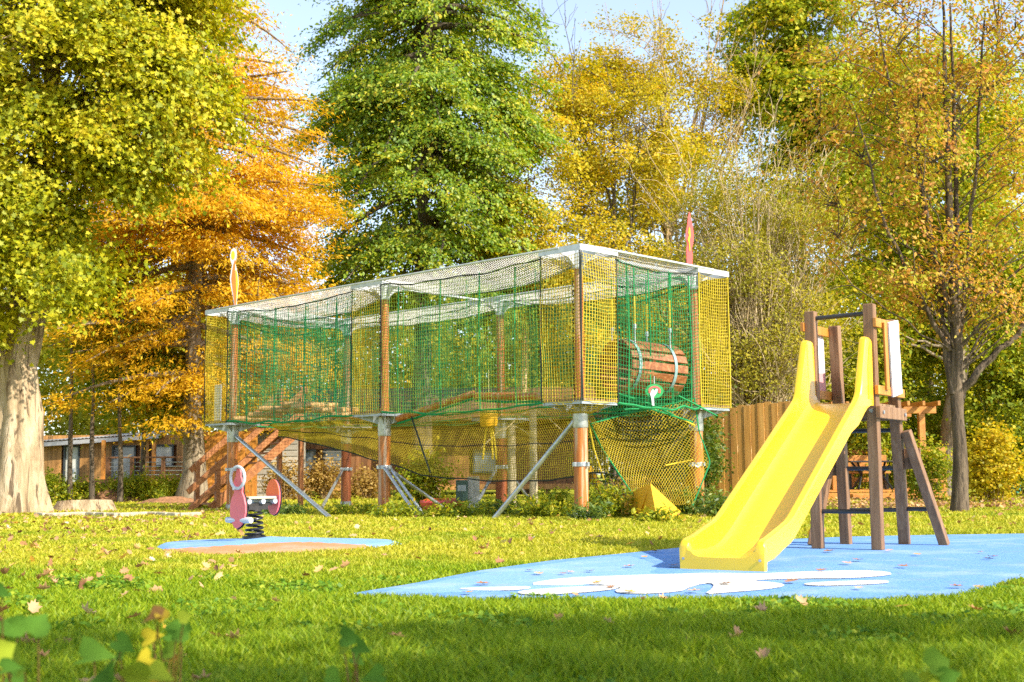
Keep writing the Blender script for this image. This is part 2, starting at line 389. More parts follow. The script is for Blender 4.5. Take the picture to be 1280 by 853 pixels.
MAPLE = [(-.5, 0), (-.30, .10), (-.34, .42), (-.06, .30), (.10, .50), (.16, .20), (.55, .0), (.16, -.20), (.10, -.50), (-.06, -.30), (-.34, -.42), (-.30, -.10)]
def leaf_ngons(C, NR, AX, ln, wd):
    NR = NR / (np.linalg.norm(NR, axis=1, keepdims=True) + 1e-9)
    AX = AX - NR * np.sum(AX * NR, 1, keepdims=True); AX /= np.linalg.norm(AX, axis=1, keepdims=True) + 1e-9
    S = np.cross(NR, AX); V = np.stack([C + AX * (ln * a)[:, None] + S * (wd * b)[:, None] + NR * (wd * b * b * .7 - ln * .1 * a)[:, None] for a, b in MAPLE], 1).reshape(-1, 3)
    return V, np.arange(len(V)).reshape(-1, len(MAPLE))

def crown_pts(lobes, ncl, gap=.0, shell=.5, rs=None, nsc=.5):
    r = rs; w = np.array([(l[3] * l[4] + l[4] * l[5] + l[3] * l[5]) for l in lobes]); w = w / w.sum()
    out = []; od = []
    while len(out) < ncl:
        l = lobes[r.choice(len(lobes), p=w)]; d = r.normal(size=3); d /= np.linalg.norm(d)
        q = (shell + (1 - shell) * r.random()) if r.random() < .8 else r.random() ** .5
        q *= 1 + .22 * mnoise.noise((d[0] * 2.1 + l[0], d[1] * 2.1 + l[2], d[2] * 2.1))
        p = np.array(l[:3]) + d * q * np.array(l[3:6])
        if mnoise.noise((p[0] * nsc, p[1] * nsc, p[2] * nsc * 1.3)) < gap: continue
        out.append(p); od.append(d)
    return np.array(out), np.array(od)

def tree(name, label, base, trunk, rad, lobes, leafm, barkm, ncl=900, per=60, leaf=(.11, .07), spray=(.45, .28, .10), droop=.35,
         gap=-.25, shell=.5, limbs=40, twigs=150, seed=1, up=.5, group=None, top=None, twigr=.012, flare=1.5, nsc=.5, extra=None, limbr=.32, cat='tree', sides=12, stems=None, boughs=None, flutes=0, lobed=False):
    """trunk: list of (dx,dy,z); lobes relative to base (cx,cy,cz,rx,ry,rz). Tapered trunk, limbs and twigs that end in leaf sprays."""
    r = np.random.default_rng(seed); base = Vector(base)
    root = thing(name, label, cat, base, group)
    B = np.array(base)
    tr = np.array(trunk, float); n = 24
    zz = np.linspace(tr[0, 2], tr[-1, 2], n); TX = np.interp(zz, tr[:, 2], tr[:, 0]); TY = np.interp(zz, tr[:, 2], tr[:, 1])
    wob = np.array([[mnoise.noise((z * .5, seed, 0)), mnoise.noise((z * .5, seed, 7)), 0] for z in zz]) * rad * .6
    P = np.stack([TX, TY, zz], 1) + wob
    H = zz[-1] - zz[0]
    rr = rad * (1 - .86 * ((zz - zz[0]) / H) ** .9) * (1 + (flare - 1) * np.exp(-(zz - zz[0]) / (rad * 1.6)))
    parts = [tubes(P[None] + B, rr[None], sides)]
    # lumpy bark outline
    v = parts[0][0]
    for i in range(len(v)):
        v[i, :2] += (np.array([mnoise.noise(v[i] * 1.7 / max(rad, .2)), mnoise.noise(v[i] * 1.7 / max(rad, .2) + 5.0)])) * rad * .22
    if flutes:
        an = np.arctan2(v[:, 1] - B[1] - np.interp(v[:, 2], zz, P[:, 1]), v[:, 0] - B[0] - np.interp(v[:, 2], zz, P[:, 0])); z_ = v[:, 2]
        m_ = 1 + flutes * (np.cos(5 * an + .5 + .15 * z_) * .6 + np.cos(8 * an + 1.3 - .2 * z_) * .35 + np.cos(13 * an + z_ * .3) * .2)
        cx_, cy_ = np.interp(z_, zz, P[:, 0]) + B[0], np.interp(z_, zz, P[:, 1]) + B[1]
        v[:, 0] = cx_ + (v[:, 0] - cx_) * m_; v[:, 1] = cy_ + (v[:, 1] - cy_) * m_
    for st in (stems or []):
        s_ = np.array(st[0], float); t_ = np.linspace(0, 1, 14); k_ = np.linspace(0, 1, len(s_))
        pp = np.stack([np.interp(t_, k_, s_[:, c]) for c in range(3)], 1)
        pp[1:, :2] += r.normal(0, st[1] * .35, (13, 2))
        parts.append(tubes(pp[None] + B, (st[1] + (st[2] - st[1]) * t_)[None], 8))
    BP = []; BRd = []
    if boughs:
        nb, prof, drp, lat, rise = boughs; pz = [q[0] for q in prof]; pr = [q[1] for q in prof]; C = []; D = []
        zs = np.sort(r.uniform(pz[0], pz[-1], nb * 3)); wgt = np.interp(zs, pz, pr) ** 1.3; zs = np.sort(r.choice(zs, nb, replace=False, p=wgt / wgt.sum())); ga = r.random() * 6
        per_b = np.interp(zs, pz, pr) ** 1.5; per_b = np.maximum(5, (ncl * per_b / per_b.sum()).astype(int))
        for k in range(nb):
            ga += 2.4 + r.normal(0, .35); d2 = np.array([math.cos(ga), math.sin(ga), 0]); Rb = np.interp(zs[k], pz, pr) * (.72 + .42 * r.random()); sdv = np.array([-d2[1], d2[0], 0])
            bend = r.normal(0, .4); dr_ = drp * (.5 + r.random()); ri_ = rise + r.normal(0, .16)
            tt = np.linspace(0, 1, 9)[:, None]; zst = zs[k] + ri_ * Rb
            s0 = np.array([np.interp(zst, zz, P[:, 0]), np.interp(zst, zz, P[:, 1]), min(zst, zz[-1])])
            pth = s0 + d2 * Rb * tt + sdv * bend * Rb * tt ** 2 * .6 + np.array([0, 0, 1.]) * (-ri_ * Rb * tt * .55 - dr_ * Rb * tt ** 2.2)
            BP.append(pth); BRd.append(np.linspace(max(.02, .03 * Rb ** .5 * rad * 6), twigr, 9))
            for j in range(per_b[k]):
                q = .22 + .78 * r.random() ** .75; i0 = q * 8; i1 = int(min(i0, 7.999)); pt = pth[i1] + (pth[i1 + 1] - pth[i1]) * (i0 - i1)
                w_ = lat * Rb * (1.15 - q) * .55 + .12; sg = r.normal(0, 1); C.append(pt + sdv * sg * w_ + np.array([0, 0, -.07 * abs(sg) + r.normal(0, .16)]))
                dd = d2 + sdv * np.sign(sg) * min(1, abs(sg)) * .7; D.append(dd / np.linalg.norm(dd))
        C, D = np.array(C), np.array(D); ncl = len(C); parts.append(tubes(np.array(BP) + B, np.array(BRd), 6))
    else:
        C, D = crown_pts(lobes, ncl, gap, shell, r, nsc)
    # limbs
    ids = r.choice(ncl, min(limbs, ncl), replace=False)
    LP = []; LR = []
    for i in ids:
        e = C[i]; hz = max(zz[0] + H * .12, min(e[2] - abs(np.hypot(e[0], e[1])) * up, zz[-1] * .97))
        k = np.clip(np.searchsorted(zz, hz), 1, n - 1); s = P[k]
        t = np.linspace(0, 1, 9)[:, None]; mid = (s + e) / 2 + np.array([0, 0, .12 * np.linalg.norm(e - s)]) + r.normal(0, .08, 3) * np.linalg.norm(e - s)
        path = (1 - t) ** 2 * s + 2 * t * (1 - t) * mid + t ** 2 * e
        path[1:-1] += r.normal(0, .03, (7, 3)) * np.linalg.norm(e - s) * .4
        LP.append(path); a = rr[k] * limbr
        LR.append(a + (twigr - a) * np.linspace(0, 1, 9) ** .7)
    LP = np.array(LP); LR = np.array(LR)
    if boughs: LP = np.array(BP)
    else: parts.append(tubes(LP + B, LR, 6))
    # twigs from limb points to near clusters
    if twigs:
        pool = LP[:, 3:].reshape(-1, 3); TP = []; TR = []
        for i in r.choice(ncl, min(twigs, ncl), replace=False):
            e = C[i]; dd = np.linalg.norm(pool - e, axis=1) + np.maximum(0, pool[:, 2] - e[2]) * 1.0; s = pool[np.argmin(dd)]
            t = np.linspace(0, 1, 6)[:, None]; mid = (s + e) / 2 + r.normal(0, .1, 3) * np.linalg.norm(e - s) + np.array([0, 0, .1])
            TP.append((1 - t) ** 2 * s + 2 * t * (1 - t) * mid + t ** 2 * e); TR.append(np.linspace(twigr * 1.5, twigr * .45, 6))
        parts.append(tubes(np.array(TP) + B, np.array(TR), 4))
    if extra is not None: parts.append(extra(r, B, P, rr, C))
    np_mesh('trunk', *join(parts), barkm, root, smooth=True)
    # leaves
    nl = ncl * per
    ci = np.repeat(np.arange(ncl), per); ax = D * np.array([1, 1, .25]); ax /= np.linalg.norm(ax, axis=1, keepdims=True) + 1e-9
    ax[:, 2] -= droop; ax += r.normal(0, .25, ax.shape); ax /= np.linalg.norm(ax, axis=1, keepdims=True)
    sd = np.cross(ax, [0, 0, 1.]); sd /= np.linalg.norm(sd, axis=1, keepdims=True) + 1e-9; nu = np.cross(sd, ax)
    size = (.6 + .8 * r.random(ncl))[ci][:, None]
    q = r.normal(size=(nl, 3))
    pos = C[ci] + size * (ax[ci] * q[:, :1] * spray[0] + sd[ci] * q[:, 1:2] * spray[1] + nu[ci] * q[:, 2:] * spray[2])
    pos[:, 2] -= .18 * droop * (q[:, 0] ** 2) * spray[0]
    nr = nu[ci] * .9 + D[ci] * .35 + r.normal(0, .55, (nl, 3))
    la = ax[ci] * .8 + sd[ci] * np.sign(q[:, 1:2]) * .5 + r.normal(0, .5, (nl, 3)) - np.array([0, 0, .25])
    sz = .45 + 1.0 * r.random(nl)
    V, Q = leaf_ngons(pos + B, nr, la, leaf[0] * sz, leaf[1] * sz) if lobed else leaf_quads(pos + B, nr, la, leaf[0] * sz, leaf[1] * sz, None, None)
    np_mesh('crown', V, Q, leafm, root, {'rnd': r.random(nl), 'clu': np.clip(.5 + .35 * r.normal(size=ncl), 0, 1)[ci]})
    return root

def shrub(name, label, base, lobes, leafm, n=9000, leaf=(.07, .05), seed=1, group=None, stems=14, barkm=None, gap=-.1, cat='shrub', ncl=None, spray=.16, up=.6, nsc=1.3):
    r = np.random.default_rng(seed); root = thing(name, label, cat, base, group); B = np.array(base)
    ncl = ncl or max(30, n // 40); per = n // ncl
    C, D = crown_pts(lobes, ncl, gap, .45, r, nsc); C[:, 2] = np.maximum(C[:, 2], .06)
    ids = r.choice(ncl, min(stems, ncl), replace=False); t = np.linspace(0, 1, 6)[:, None]; LP = []
    for i in ids:
        e = C[i]; s = np.array([e[0] * .35, e[1] * .35, -.02]); mid = np.array([e[0] * .5, e[1] * .5, e[2] * .6]) + r.normal(0, .06, 3)
        LP.append((1 - t) ** 2 * s + 2 * t * (1 - t) * mid + t ** 2 * e)
    np_mesh('stem', *tubes(np.array(LP) + B, np.linspace(.014, .004, 6)[None], 4), barkm or MT['bark_warm'], root)
    ci = np.repeat(np.arange(ncl), per); nl = len(ci)
    pos = C[ci] + r.normal(0, spray, (nl, 3)); pos[:, 2] = np.maximum(pos[:, 2], .02)
    nr = D[ci] * .4 + r.normal(0, .6, (nl, 3)) + np.array([0, 0, up]); la = r.normal(size=(nl, 3))
    sz = .6 + .8 * r.random(nl)
    V, Q = leaf_quads(pos + B, nr, la, leaf[0] * sz, leaf[1] * sz, None, None)
    np_mesh('foliage', V, Q, leafm, root, {'rnd': r.random(nl), 'clu': np.clip(.5 + .3 * r.normal(size=ncl), 0, 1)[ci]})
    return root
# ------------------------------------------------------------------ daylight
SUN_AZ, SUN_EL = R(128), R(37)          # clockwise from +Y
sd = Vector((math.sin(SUN_AZ) * math.cos(SUN_EL), math.cos(SUN_AZ) * math.cos(SUN_EL), math.sin(SUN_EL)))
sl = bpy.data.lights.new('sun', 'SUN'); sl.energy = 4.0; sl.angle = R(.55); sl.color = (1, .91, .74)
so = bpy.data.objects.new('sun', sl); COL.objects.link(so); so.rotation_euler = sd.to_track_quat('Z', 'Y').to_euler(); so.location = (20, -20, 30)
w = bpy.data.worlds.new('World'); scene.world = w; w.use_nodes = True; nt = w.node_tree; nt.nodes.clear()
sky = N(nt, 'ShaderNodeTexSky', sky_type='NISHITA'); sky.sun_disc = False; sky.sun_elevation = SUN_EL; sky.sun_rotation = SUN_AZ
sky.air_density = 1.0; sky.dust_density = .8; sky.ozone_density = 2.6
bg = N(nt, 'ShaderNodeBackground'); bg.inputs[1].default_value = .15; wo = N(nt, 'ShaderNodeOutputWorld')
hs = N(nt, 'ShaderNodeHueSaturation'); hs.inputs['Saturation'].default_value = .74; nt.links.new(sky.outputs[0], hs.inputs['Color']); nt.links.new(hs.outputs[0], bg.inputs[0]); nt.links.new(bg.outputs[0], wo.inputs[0])
vs = scene.view_settings; vs.view_transform = 'Standard'; vs.look = 'None'; vs.gamma = 1; vs.exposure = 1.2
scene.cycles.max_bounces = 7; scene.cycles.diffuse_bounces = 4; scene.cycles.glossy_bounces = 3; scene.cycles.transmission_bounces = 4
scene.cycles.use_denoising = False; scene.cycles.use_adaptive_sampling = True; scene.cycles.adaptive_threshold = .015
scene.cycles.sample_clamp_indirect = 6

# ------------------------------------------------------------------ ground, pads
def gz(x, y):
    return .035 * mnoise.noise((x * .16, y * .16, 3.3)) * min(1, max(0, (abs(y) - 3) / 10)) if y > 16 else 0.0
mb = MB(); mb.add([(-320, -60, 0), (320, -60, 0), (320, 700, 0), (-320, 700, 0)], [(0, 1, 2, 3)])
tag(mb.build('ground', MT['ground']), kind='structure')

def smooth_poly(pts, it=3):
    for _ in range(it):
        q = []
        for i in range(len(pts)):
            a, b = pts[i], pts[(i + 1) % len(pts)]
            q += [(a[0] * .75 + b[0] * .25, a[1] * .75 + b[1] * .25), (a[0] * .25 + b[0] * .75, a[1] * .25 + b[1] * .75)]
        pts = q
    return pts
def gp(px, py, z=0): v = gr(px, py, z); return (v.x, v.y)
def inside(poly, x, y):
    """vectorised point in polygon"""
    c = np.zeros(len(x), bool); n = len(poly); j = n - 1
    for i in range(n):
        xi, yi = poly[i]; xj, yj = poly[j]
        if yi != yj:
            c ^= ((yi > y) != (yj > y)) & (x < (xj - xi) * (y - yi) / (yj - yi) + xi)
        j = i
    return c
PAD = [gp(436, 747), gp(520, 733), gp(600, 717), gp(690, 704), gp(790, 694), gp(850, 687.5), gp(900, 684), gp(960, 678), gp(1060, 673.5), gp(1180, 671), gp(1330, 669),
       gp(1420, 690), gp(1330, 712), gp(1245, 735), gp(1195, 749), gp(1100, 752), gp(900, 752), gp(700, 752), gp(520, 751)]
ZP = .022
def sheet(name, poly, z, m, parent=None):
    mb = MB(); n = len(poly)
    mb.add([(x, y, z) for x, y in poly] + [(x, y, -.01 if parent is None else z - .003) for x, y in poly],
           [tuple(range(n))] + [(i, i + n, (i + 1) % n + n, (i + 1) % n) for i in range(n)])
    return mb.build(name, m, parent)
pad = tag(sheet('pavement', PAD, ZP, MT['blue']), kind='structure')
def mark(pts, m, name, dz=.004, it=2):
    sheet(name, smooth_poly([gp(a, b, ZP) for a, b in pts], it), ZP + dz, m, pad)
# pale blue wedge at the corner, white hand-like splash in front of the slide
mark([(780, 694), (812, 702), (824, 711), (806, 716), (838, 720), (780, 728), (660, 738), (520, 742), (450, 746), (520, 733), (600, 718), (690, 705)], MT['blue_pale'], 'pale_marking', .004, 1)
mark([(565, 737), (612, 735.5), (668, 734), (655, 738.5), (600, 739.5)], MT['white_rubber'], 'white_marking', .008)
mark([(655, 732), (700, 724), (770, 721), (835, 719), (900, 717.5), (940, 719), (1000, 716), (1075, 714), (1112, 716), (1115, 720), (1060, 724), (1000, 724), (930, 726.5), (975, 730),
      (982, 734), (955, 738), (905, 742), (880, 744), (890, 738), (893, 731), (880, 730), (862, 735), (850, 741), (790, 744), (765, 741), (780, 735), (740, 731), (700, 733)], MT['white_rubber'], 'white_marking', .008, 1)
mark([(640, 741), (700, 736), (770, 733), (776, 737), (730, 742), (660, 746)], MT['white_rubber'], 'white_marking', .009)
mark([(1000, 731), (1040, 728), (1110, 726.5), (1112, 730), (1060, 732.5), (1015, 733.5)], MT['white_rubber'], 'white_marking', .008)
# low rubber mound of the spring rider, blue with a tan stripe on the near side
SPR = gr(318, 673.5, .085); SPR.z = 0; MC = SPR + Vector((.17, 0, 0))
MRX, MRY = 1.24, 1.42
def mound_z(x, y):
    q = math.hypot((x - MC.x) / MRX, (y - MC.y) / MRY); return .012 + .075 * max(0, 1 - q) ** 1.3 + (.02 if q < .97 else 0)
def mound(name, keep, m, dz, parent=None):
    v, f = [], []; nr, na = 16, 64; wob = lambda a: 1 + .08 * math.sin(3 * a + .6) + .05 * math.sin(5 * a)
    for i in range(nr + 1):
        for j in range(na):
            a = 2 * PI * j / na; q = i / nr * wob(a); x, y = MC.x + MRX * q * math.cos(a), MC.y + MRY * q * math.sin(a)
            z = mound_z(MC.x + (x - MC.x) / wob(a), MC.y + (y - MC.y) / wob(a)) + dz
            v.append((x, y, z if i < nr else .0 + dz))
    for i in range(nr):
        for j in range(na):
            a = 2 * PI * (j + .5) / na; q = (i + .5) / nr
            if keep(q * math.cos(a), q * math.sin(a)): f.append((i * na + j, i * na + (j + 1) % na, (i + 1) * na + (j + 1) % na, (i + 1) * na + j))
    mb = MB(); mb.add(v, f); return mb.build(name, m, parent, smooth=True)
mo = tag(mound('mound', lambda x, y: True, MT['blue_pale'], 0), kind='structure')
mound('tan_marking', lambda x, y: y < -.46 + .20 * x + .07 * math.sin(4 * x), MT['tan_rubber'], .004, mo)
MOUND = [(MC.x + MRX * 1.02 * math.cos(a), MC.y + MRY * 1.02 * math.sin(a)) for a in np.linspace(0, 2 * PI, 40)[:-1]]
# pale edging of the path behind the lawn
mb = MB()
xs = np.linspace(46, 250, 17)
for i in range(16):
    a, b = gr(xs[i], 646.5 + .8 * math.sin(i)), gr(xs[i + 1] - 1.5, 646.5 + .8 * math.sin(i + 1)); mb.beam(a + Vector((0, 0, .03)), b + Vector((0, 0, .03)), .13, .12)
kerb = tag(mb.build('kerb', MT['stone'], bevel=.02), kind='structure')

# ------------------------------------------------------------------ grass (blades of the lawn)
def grass():
    r = np.random.default_rng(11); bands = [(3.6, 6.0, 6200, .046, .0034), (6.0, 8.6, 4300, .042, .0042), (8.6, 12.5, 2100, .042, .0058), (12.5, 18, 950, .042, .0085), (18, 27, 420, .05, .013), (27, 44, 130, .07, .024)]
    X, Y, HT, W = [], [], [], []
    for y0, y1, dens, h, wd in bands:
        hw = .44; area = hw * (y1 ** 2 - y0 ** 2) + 4.4 * (y1 - y0); n = int(area * dens)
        y = y0 + (y1 - y0) * r.random(int(n * 1.5)); y = y[r.random(len(y)) < (hw * y + 2.2) / (hw * y1 + 2.2)][:n]; n = len(y); x = (r.random(n) * 2 - 1) * (hw * y + 2.2)
        X.append(x); Y.append(y); HT.append(h * (.55 + .75 * r.random(n))); W.append(wd * (.7 + .6 * r.random(n)))
    X, Y, HT, W = map(np.concatenate, (X, Y, HT, W))
    k = ~(inside(PAD, X, Y) | inside(MOUND, X, Y)); X, Y, HT, W = X[k], Y[k], HT[k], W[k]; n = len(X)
    tuft = (np.sin(X * 3.1 + np.sin(Y * 2.3) * 1.4) * np.sin(Y * 3.7 + np.sin(X * 1.9)) + np.sin(X * 9 + Y * 5) * .4)
    HT *= 1 + .28 * tuft
    edge = np.clip((8.4 - Y) / 3, 0, 1) * .45; HT *= 1 + edge
    HT *= 1 + .9 * np.clip(np.sin(X * 1.7 + 2 * np.sin(Y * 1.1)) * np.sin(Y * 2.1 + np.sin(X * 2.7)) - .45, 0, 1) * np.clip((10 - Y) / 4, 0, 1)
    a = r.random(n) * 2 * PI; S = np.stack([np.cos(a), np.sin(a), 0 * a], 1) * W[:, None]
    b = r.random(n) * 2 * PI; ln = HT * (.25 + .75 * r.random(n)); Dv = np.stack([np.cos(b) * ln, np.sin(b) * ln, 0 * b], 1)
    P = np.stack([X, Y, 0 * X - .002], 1); up_ = np.stack([0 * X, 0 * X, HT], 1)
    V = np.stack([P - S, P + S, P + up_ * .6 + Dv * .4 + S * .75, P + up_ * .6 + Dv * .4 - S * .75, P + up_ * .92 + Dv + S * .12, P + up_ * .92 + Dv - S * .12], 1).reshape(-1, 3)
    i = np.arange(n)[:, None] * 6
    Q = np.concatenate([i + np.array([0, 1, 2, 3]), i + np.array([3, 2, 4, 5])], 0)
    rn = np.clip(.5 + .28 * r.normal(size=n), 0, 1); far = np.clip((Y - 7.2) / 5, 0, 1) - .25  # blades stay greener in the shaded near strip, painted sunlit yellow past it
    o = np_mesh('grass', V, Q, MT['grass'], None, {'rnd': np.tile(rn, 2), 'clu': np.tile(far, 2)})
    tag(o, 'mown yellow green lawn grass around the blue rubber surface', 'grass', kind='stuff')
grass()
# ------------------------------------------------------------------ leaf litter
def litter():
    r = np.random.default_rng(5); n = 1500; y = np.sqrt(4.3 ** 2 + r.random(n) * (33 ** 2 - 4.3 ** 2)); x = (r.random(n) * 2 - 1) * .43 * y
    left = r.random(n) < .45; x = np.where(left, -.43 * y + r.random(n) * .22 * y, x)
    z = .035 + .02 * r.random(n); k = ~(inside(PAD, x, y) | inside(MOUND, x, y)); x, y, z = x[k], y[k], z[k]; n = len(x)
    # drifts under the trees at the right and left edge
    m_ = 1800; xx = np.concatenate([7.6 + r.normal(0, 1.6, m_ // 2), 9.5 + r.normal(0, 2.6, m_ // 2)]); yy = np.concatenate([25.5 + r.normal(0, 1.0, m_ // 2), 30 + r.normal(0, 2, m_ // 2)])
    x = np.concatenate([x, xx]); y = np.concatenate([y, yy]); z = np.concatenate([z, .06 + .03 * r.random(m_)]); n = len(x)
    ol = np.array([(0, -.5), (.16, -.34), (.30, -.36), (.25, -.12), (.42, .02), (.22, .12), (.2, .34), (.06, .3), (0, .52), (-.06, .3), (-.2, .34), (-.22, .12), (-.42, .02), (-.25, -.12), (-.30, -.36), (-.16, -.34)])
    C = np.stack([x, y, z], 1); nr = r.normal(0, .5, (n, 3)) + np.array([0, 0, 1.]); nr /= np.linalg.norm(nr, axis=1, keepdims=True); la = r.normal(size=(n, 3)); la -= nr * np.sum(la * nr, 1, keepdims=True); la /= np.linalg.norm(la, axis=1, keepdims=True)
    sd_ = np.cross(nr, la); s = .06 + .05 * r.random(n); cu = r.normal(.5, .5, n); asp = .6 + .6 * r.random(n)
    pts = C[:, None] + s[:, None, None] * (la[:, None] * ol[None, :, 1:2] + sd_[:, None] * ol[None, :, :1] * asp[:, None, None] + nr[:, None] * (cu[:, None] * (ol[None, :, 0] ** 2 * 2 + ol[None, :, 1] ** 2 * .7))[..., None])
    V = np.concatenate([C[:, None], pts], 1).reshape(-1, 3); i0 = np.arange(n)[:, None, None] * 17; k = np.arange(16)
    Q = (i0 + np.stack([0 * k, k + 1, (k + 1) % 16 + 1], 1)[None]).reshape(-1, 3); rr = np.repeat(r.random(n), 16)
    o = np_mesh('leaf_litter', V, Q, MT['dry_leaf'], None, {'rnd': rr, 'clu': rr})
    tag(o, 'dry brown and pink autumn leaves scattered over the lawn', 'leaves', kind='stuff')
litter()
# clover and plantain between the near blades
def clover():
    r = np.random.default_rng(15); n = 30000; y = np.sqrt(4.0 ** 2 + r.random(n) * (9.5 ** 2 - 4.0 ** 2)); x = (r.random(n) * 2 - 1) * .44 * y
    p = np.sin(x * 2.3 + 1.7 * np.sin(y * 1.6)) * np.sin(y * 2.9 + 1.3 * np.sin(x * 1.9)) + .5 * np.sin(x * 6.1 + y * 4.3); k = (p > .45) & ~(inside(PAD, x, y) | inside(MOUND, x, y)); x, y = x[k], y[k]; n = len(x)
    C = np.stack([x, y, .015 + .035 * r.random(n)], 1); s = .6 + .9 * r.random(n)
    V, Q = leaf_quads(C, r.normal(0, .45, (n, 3)) + np.array([0, -.15, 1.]), r.normal(size=(n, 3)), .034 * s, .024 * s, None, None)
    tag(np_mesh('clover', V, Q, MT['clover_leaf'], None, {'rnd': r.random(n), 'clu': r.random(n)}), 'low clover and plantain leaves between the near grass blades', 'clover', kind='stuff')
MT['clover_leaf'] = leaf_mat('clover_leaf', [(0, (.07, .17, .015)), (.6, (.17, .30, .02)), (1, (.36, .40, .03))], trans=.3, clu=0)
clover()
# single curled leaves that lie on the rubber
lf = MB(); ol = [(0, -.5), (.16, -.34), (.30, -.36), (.25, -.12), (.42, .02), (.22, .12), (.2, .34), (.06, .3), (0, .52), (-.06, .3), (-.2, .34), (-.22, .12), (-.42, .02), (-.25, -.12), (-.30, -.36), (-.16, -.34)]
lf.add([(0, 0, .002)] + [(a * .08, b * .08, .002 + .05 * (abs(a) ** 2) + .016 * max(0, b)) for a, b in ol], [(0, i + 1, (i + 1) % 16 + 1) for i in range(16)])
LEAFC = [plain('brown_leaf', (.36, .17, .08), .7, var=.2, sc=30), plain('tan_leaf', (.58, .38, .20), .7, var=.15, sc=30), plain('golden_leaf', (.66, .36, .03), .6, var=.15, sc=30), plain('pinkish_leaf', (.62, .36, .26), .7, var=.12, sc=30)]
spots = [(662, 714, 0), (673, 718, 1), (703, 718, 0), (712, 716, 3), (738, 715, 0), (748, 729, 2), (603, 731, 0), (585, 742, 2), (805, 697, 2), (818, 690, 0), (787, 709, 3), (841, 708, 3), (764, 735, 0), (786, 741, 2), (868, 740, 1),
         (908, 731, 0), (1037, 690, 0), (1058, 705, 3), (1112, 689, 3), (1146, 694, 2), (1128, 709, 0), (1072, 701, 0), (1241, 697, 0), (1235, 699, 3), (1074, 736, 1), (1195, 734, 0), (1223, 735, 1), (1027, 714, 0), (1226, 691, 3), (990, 728, 0)]
lm = []
for c in LEAFC:
    l2 = MB(); l2.v, l2.f = [v.copy() for v in lf.v], list(lf.f); lm.append(l2)
LB = ['brown', 'pale tan', 'golden', 'pinkish']
protoL = {}
for i, (px, py, c) in enumerate(spots):
    p = gr(px, py, ZP + .008)
    if c not in protoL:
        o = protoL[c] = lm[c].build('fallen_leaf', LEAFC[c])
    else:
        o = protoL[c].copy(); COL.objects.link(o)
    o.location = p + Vector((0, 0, .004)); o.rotation_euler = (random.uniform(-.06, .06), random.uniform(-.06, .06), random.uniform(0, 6)); s = random.uniform(.9, 1.6); o.scale = (s, s, s)
    tag(o, f'small {LB[c]} autumn leaf lying on the blue rubber surface round the slide', 'leaf', f'{LB[c]} leaves lying on the blue rubber')
# ------------------------------------------------------------------ wooden playground slide with yellow chute
h2 = Vector((-.54, -.842, 0)).normalized(); w2 = Vector((-h2.y, h2.x, 0)); 
if w2.x < 0: w2 = -w2
Z3 = Vector((0, 0, 1))
FL = Vector((2.87, 12.2, 0)); FR = Vector((3.35, 11.90, 0)); BLp = Vector((3.26, 12.79, 1.37)); BRp = Vector((3.73, 12.49, 1.37))
BL0 = gr(1058, 683); BR0 = gr(1131, 683)
PZ = 1.36
sl_ = thing('playground_slide', 'brown wooden slide tower with a wide yellow plastic chute on blue rubber', 'slide', ((FL + FR) / 2).to_tuple())
def post(a, b, s=.10, nm='post', m='slidewood'):
    mb = MB(); mb.beam(a, b, s, s, side=w2); return mb.build(nm, MT[m], sl_, bevel=.008)
post(FL + Z3 * ZP, FL + Z3 * 2.27); post(FR + Z3 * ZP, FR + Z3 * 2.30)
bl_t = BL0 + (BLp - BL0) * (2.19 / 1.37); br_t = BR0 + (BRp - BR0) * (2.19 / 1.37)
blp = post(BL0 + Z3 * .01, bl_t); brp = post(BR0 + Z3 * .01, br_t)
def on(a, b, z): return a + (b - a) * ((z - a.z) / (b.z - a.z))
# raking side braces from the rear posts
rb0 = gr(1181, 681.5, ZP); lb0 = gr(1016, 682, ZP)
post(rb0 - Z3 * .005, on(BR0, br_t, 1.13) + w2 * .09, .09, 'brace'); post(lb0 - Z3 * .005, on(BL0, bl_t, .98) - w2 * .09, .09, 'brace')
# gusset boards where the braces meet the posts
for q, s in ((on(BR0, br_t, .86), 1), (on(BL0, bl_t, .80), -1)):
    mb = MB(); mb.box(q + w2 * .10 * s - h2 * .05, (.2, .03, .2), (w2, h2, Z3)); mb.build('gusset', MT['slidewood'], sl_, bevel=.004)
# platform
mb = MB()
for k in range(6):
    t = (k + .5) / 6; a = FL.lerp(BLp, t); b = FR.lerp(BRp, t); mb.beam(Vector((a.x, a.y, PZ)) - w2 * .02, Vector((b.x, b.y, PZ)) + w2 * .02, .028, .105, side=Z3)
mb.build('platform', MT['deck'], sl_, bevel=.003)
for a, b in ((FL, FR), (BLp, BRp)):
    mb = MB(); d = (b - a).normalized(); mb.beam(Vector((a.x, a.y, PZ - .07)) - d * .08 - h2 * -.0, Vector((b.x, b.y, PZ - .07)) + d * .08, .11, .055, side=Z3); mb.build('beam', MT['slidewood'], sl_, bevel=.006)
for a, b in ((FL, BLp), (FR, BRp)):
    mb = MB(); s = w2 * (.07 if a is FR else -.07); mb.beam(Vector((a.x, a.y, PZ - .075)) + s + h2 * .08, Vector((b.x, b.y, PZ - .075)) + s - h2 * .08, .115, .045, side=Z3); o = mb.build('beam', MT['slidewood'], sl_, bevel=.006)
    for q in (a, b):
        mb = MB(); c = Vector((q.x, q.y, PZ - .075)) + s + w2 * (.024 if a is FR else -.024); mb.tube([c, c + w2 * (.012 if a is FR else -.012)], .017, 10); mb.build('bolt', MT['steel'], o)
for q in (FL, FR):
    mb = MB(); c = Vector((q.x, q.y, PZ - .06)) + h2 * .05; mb.tube([c, c + h2 * .014], .018, 10); mb.build('bolt', MT['steel'], sl_)
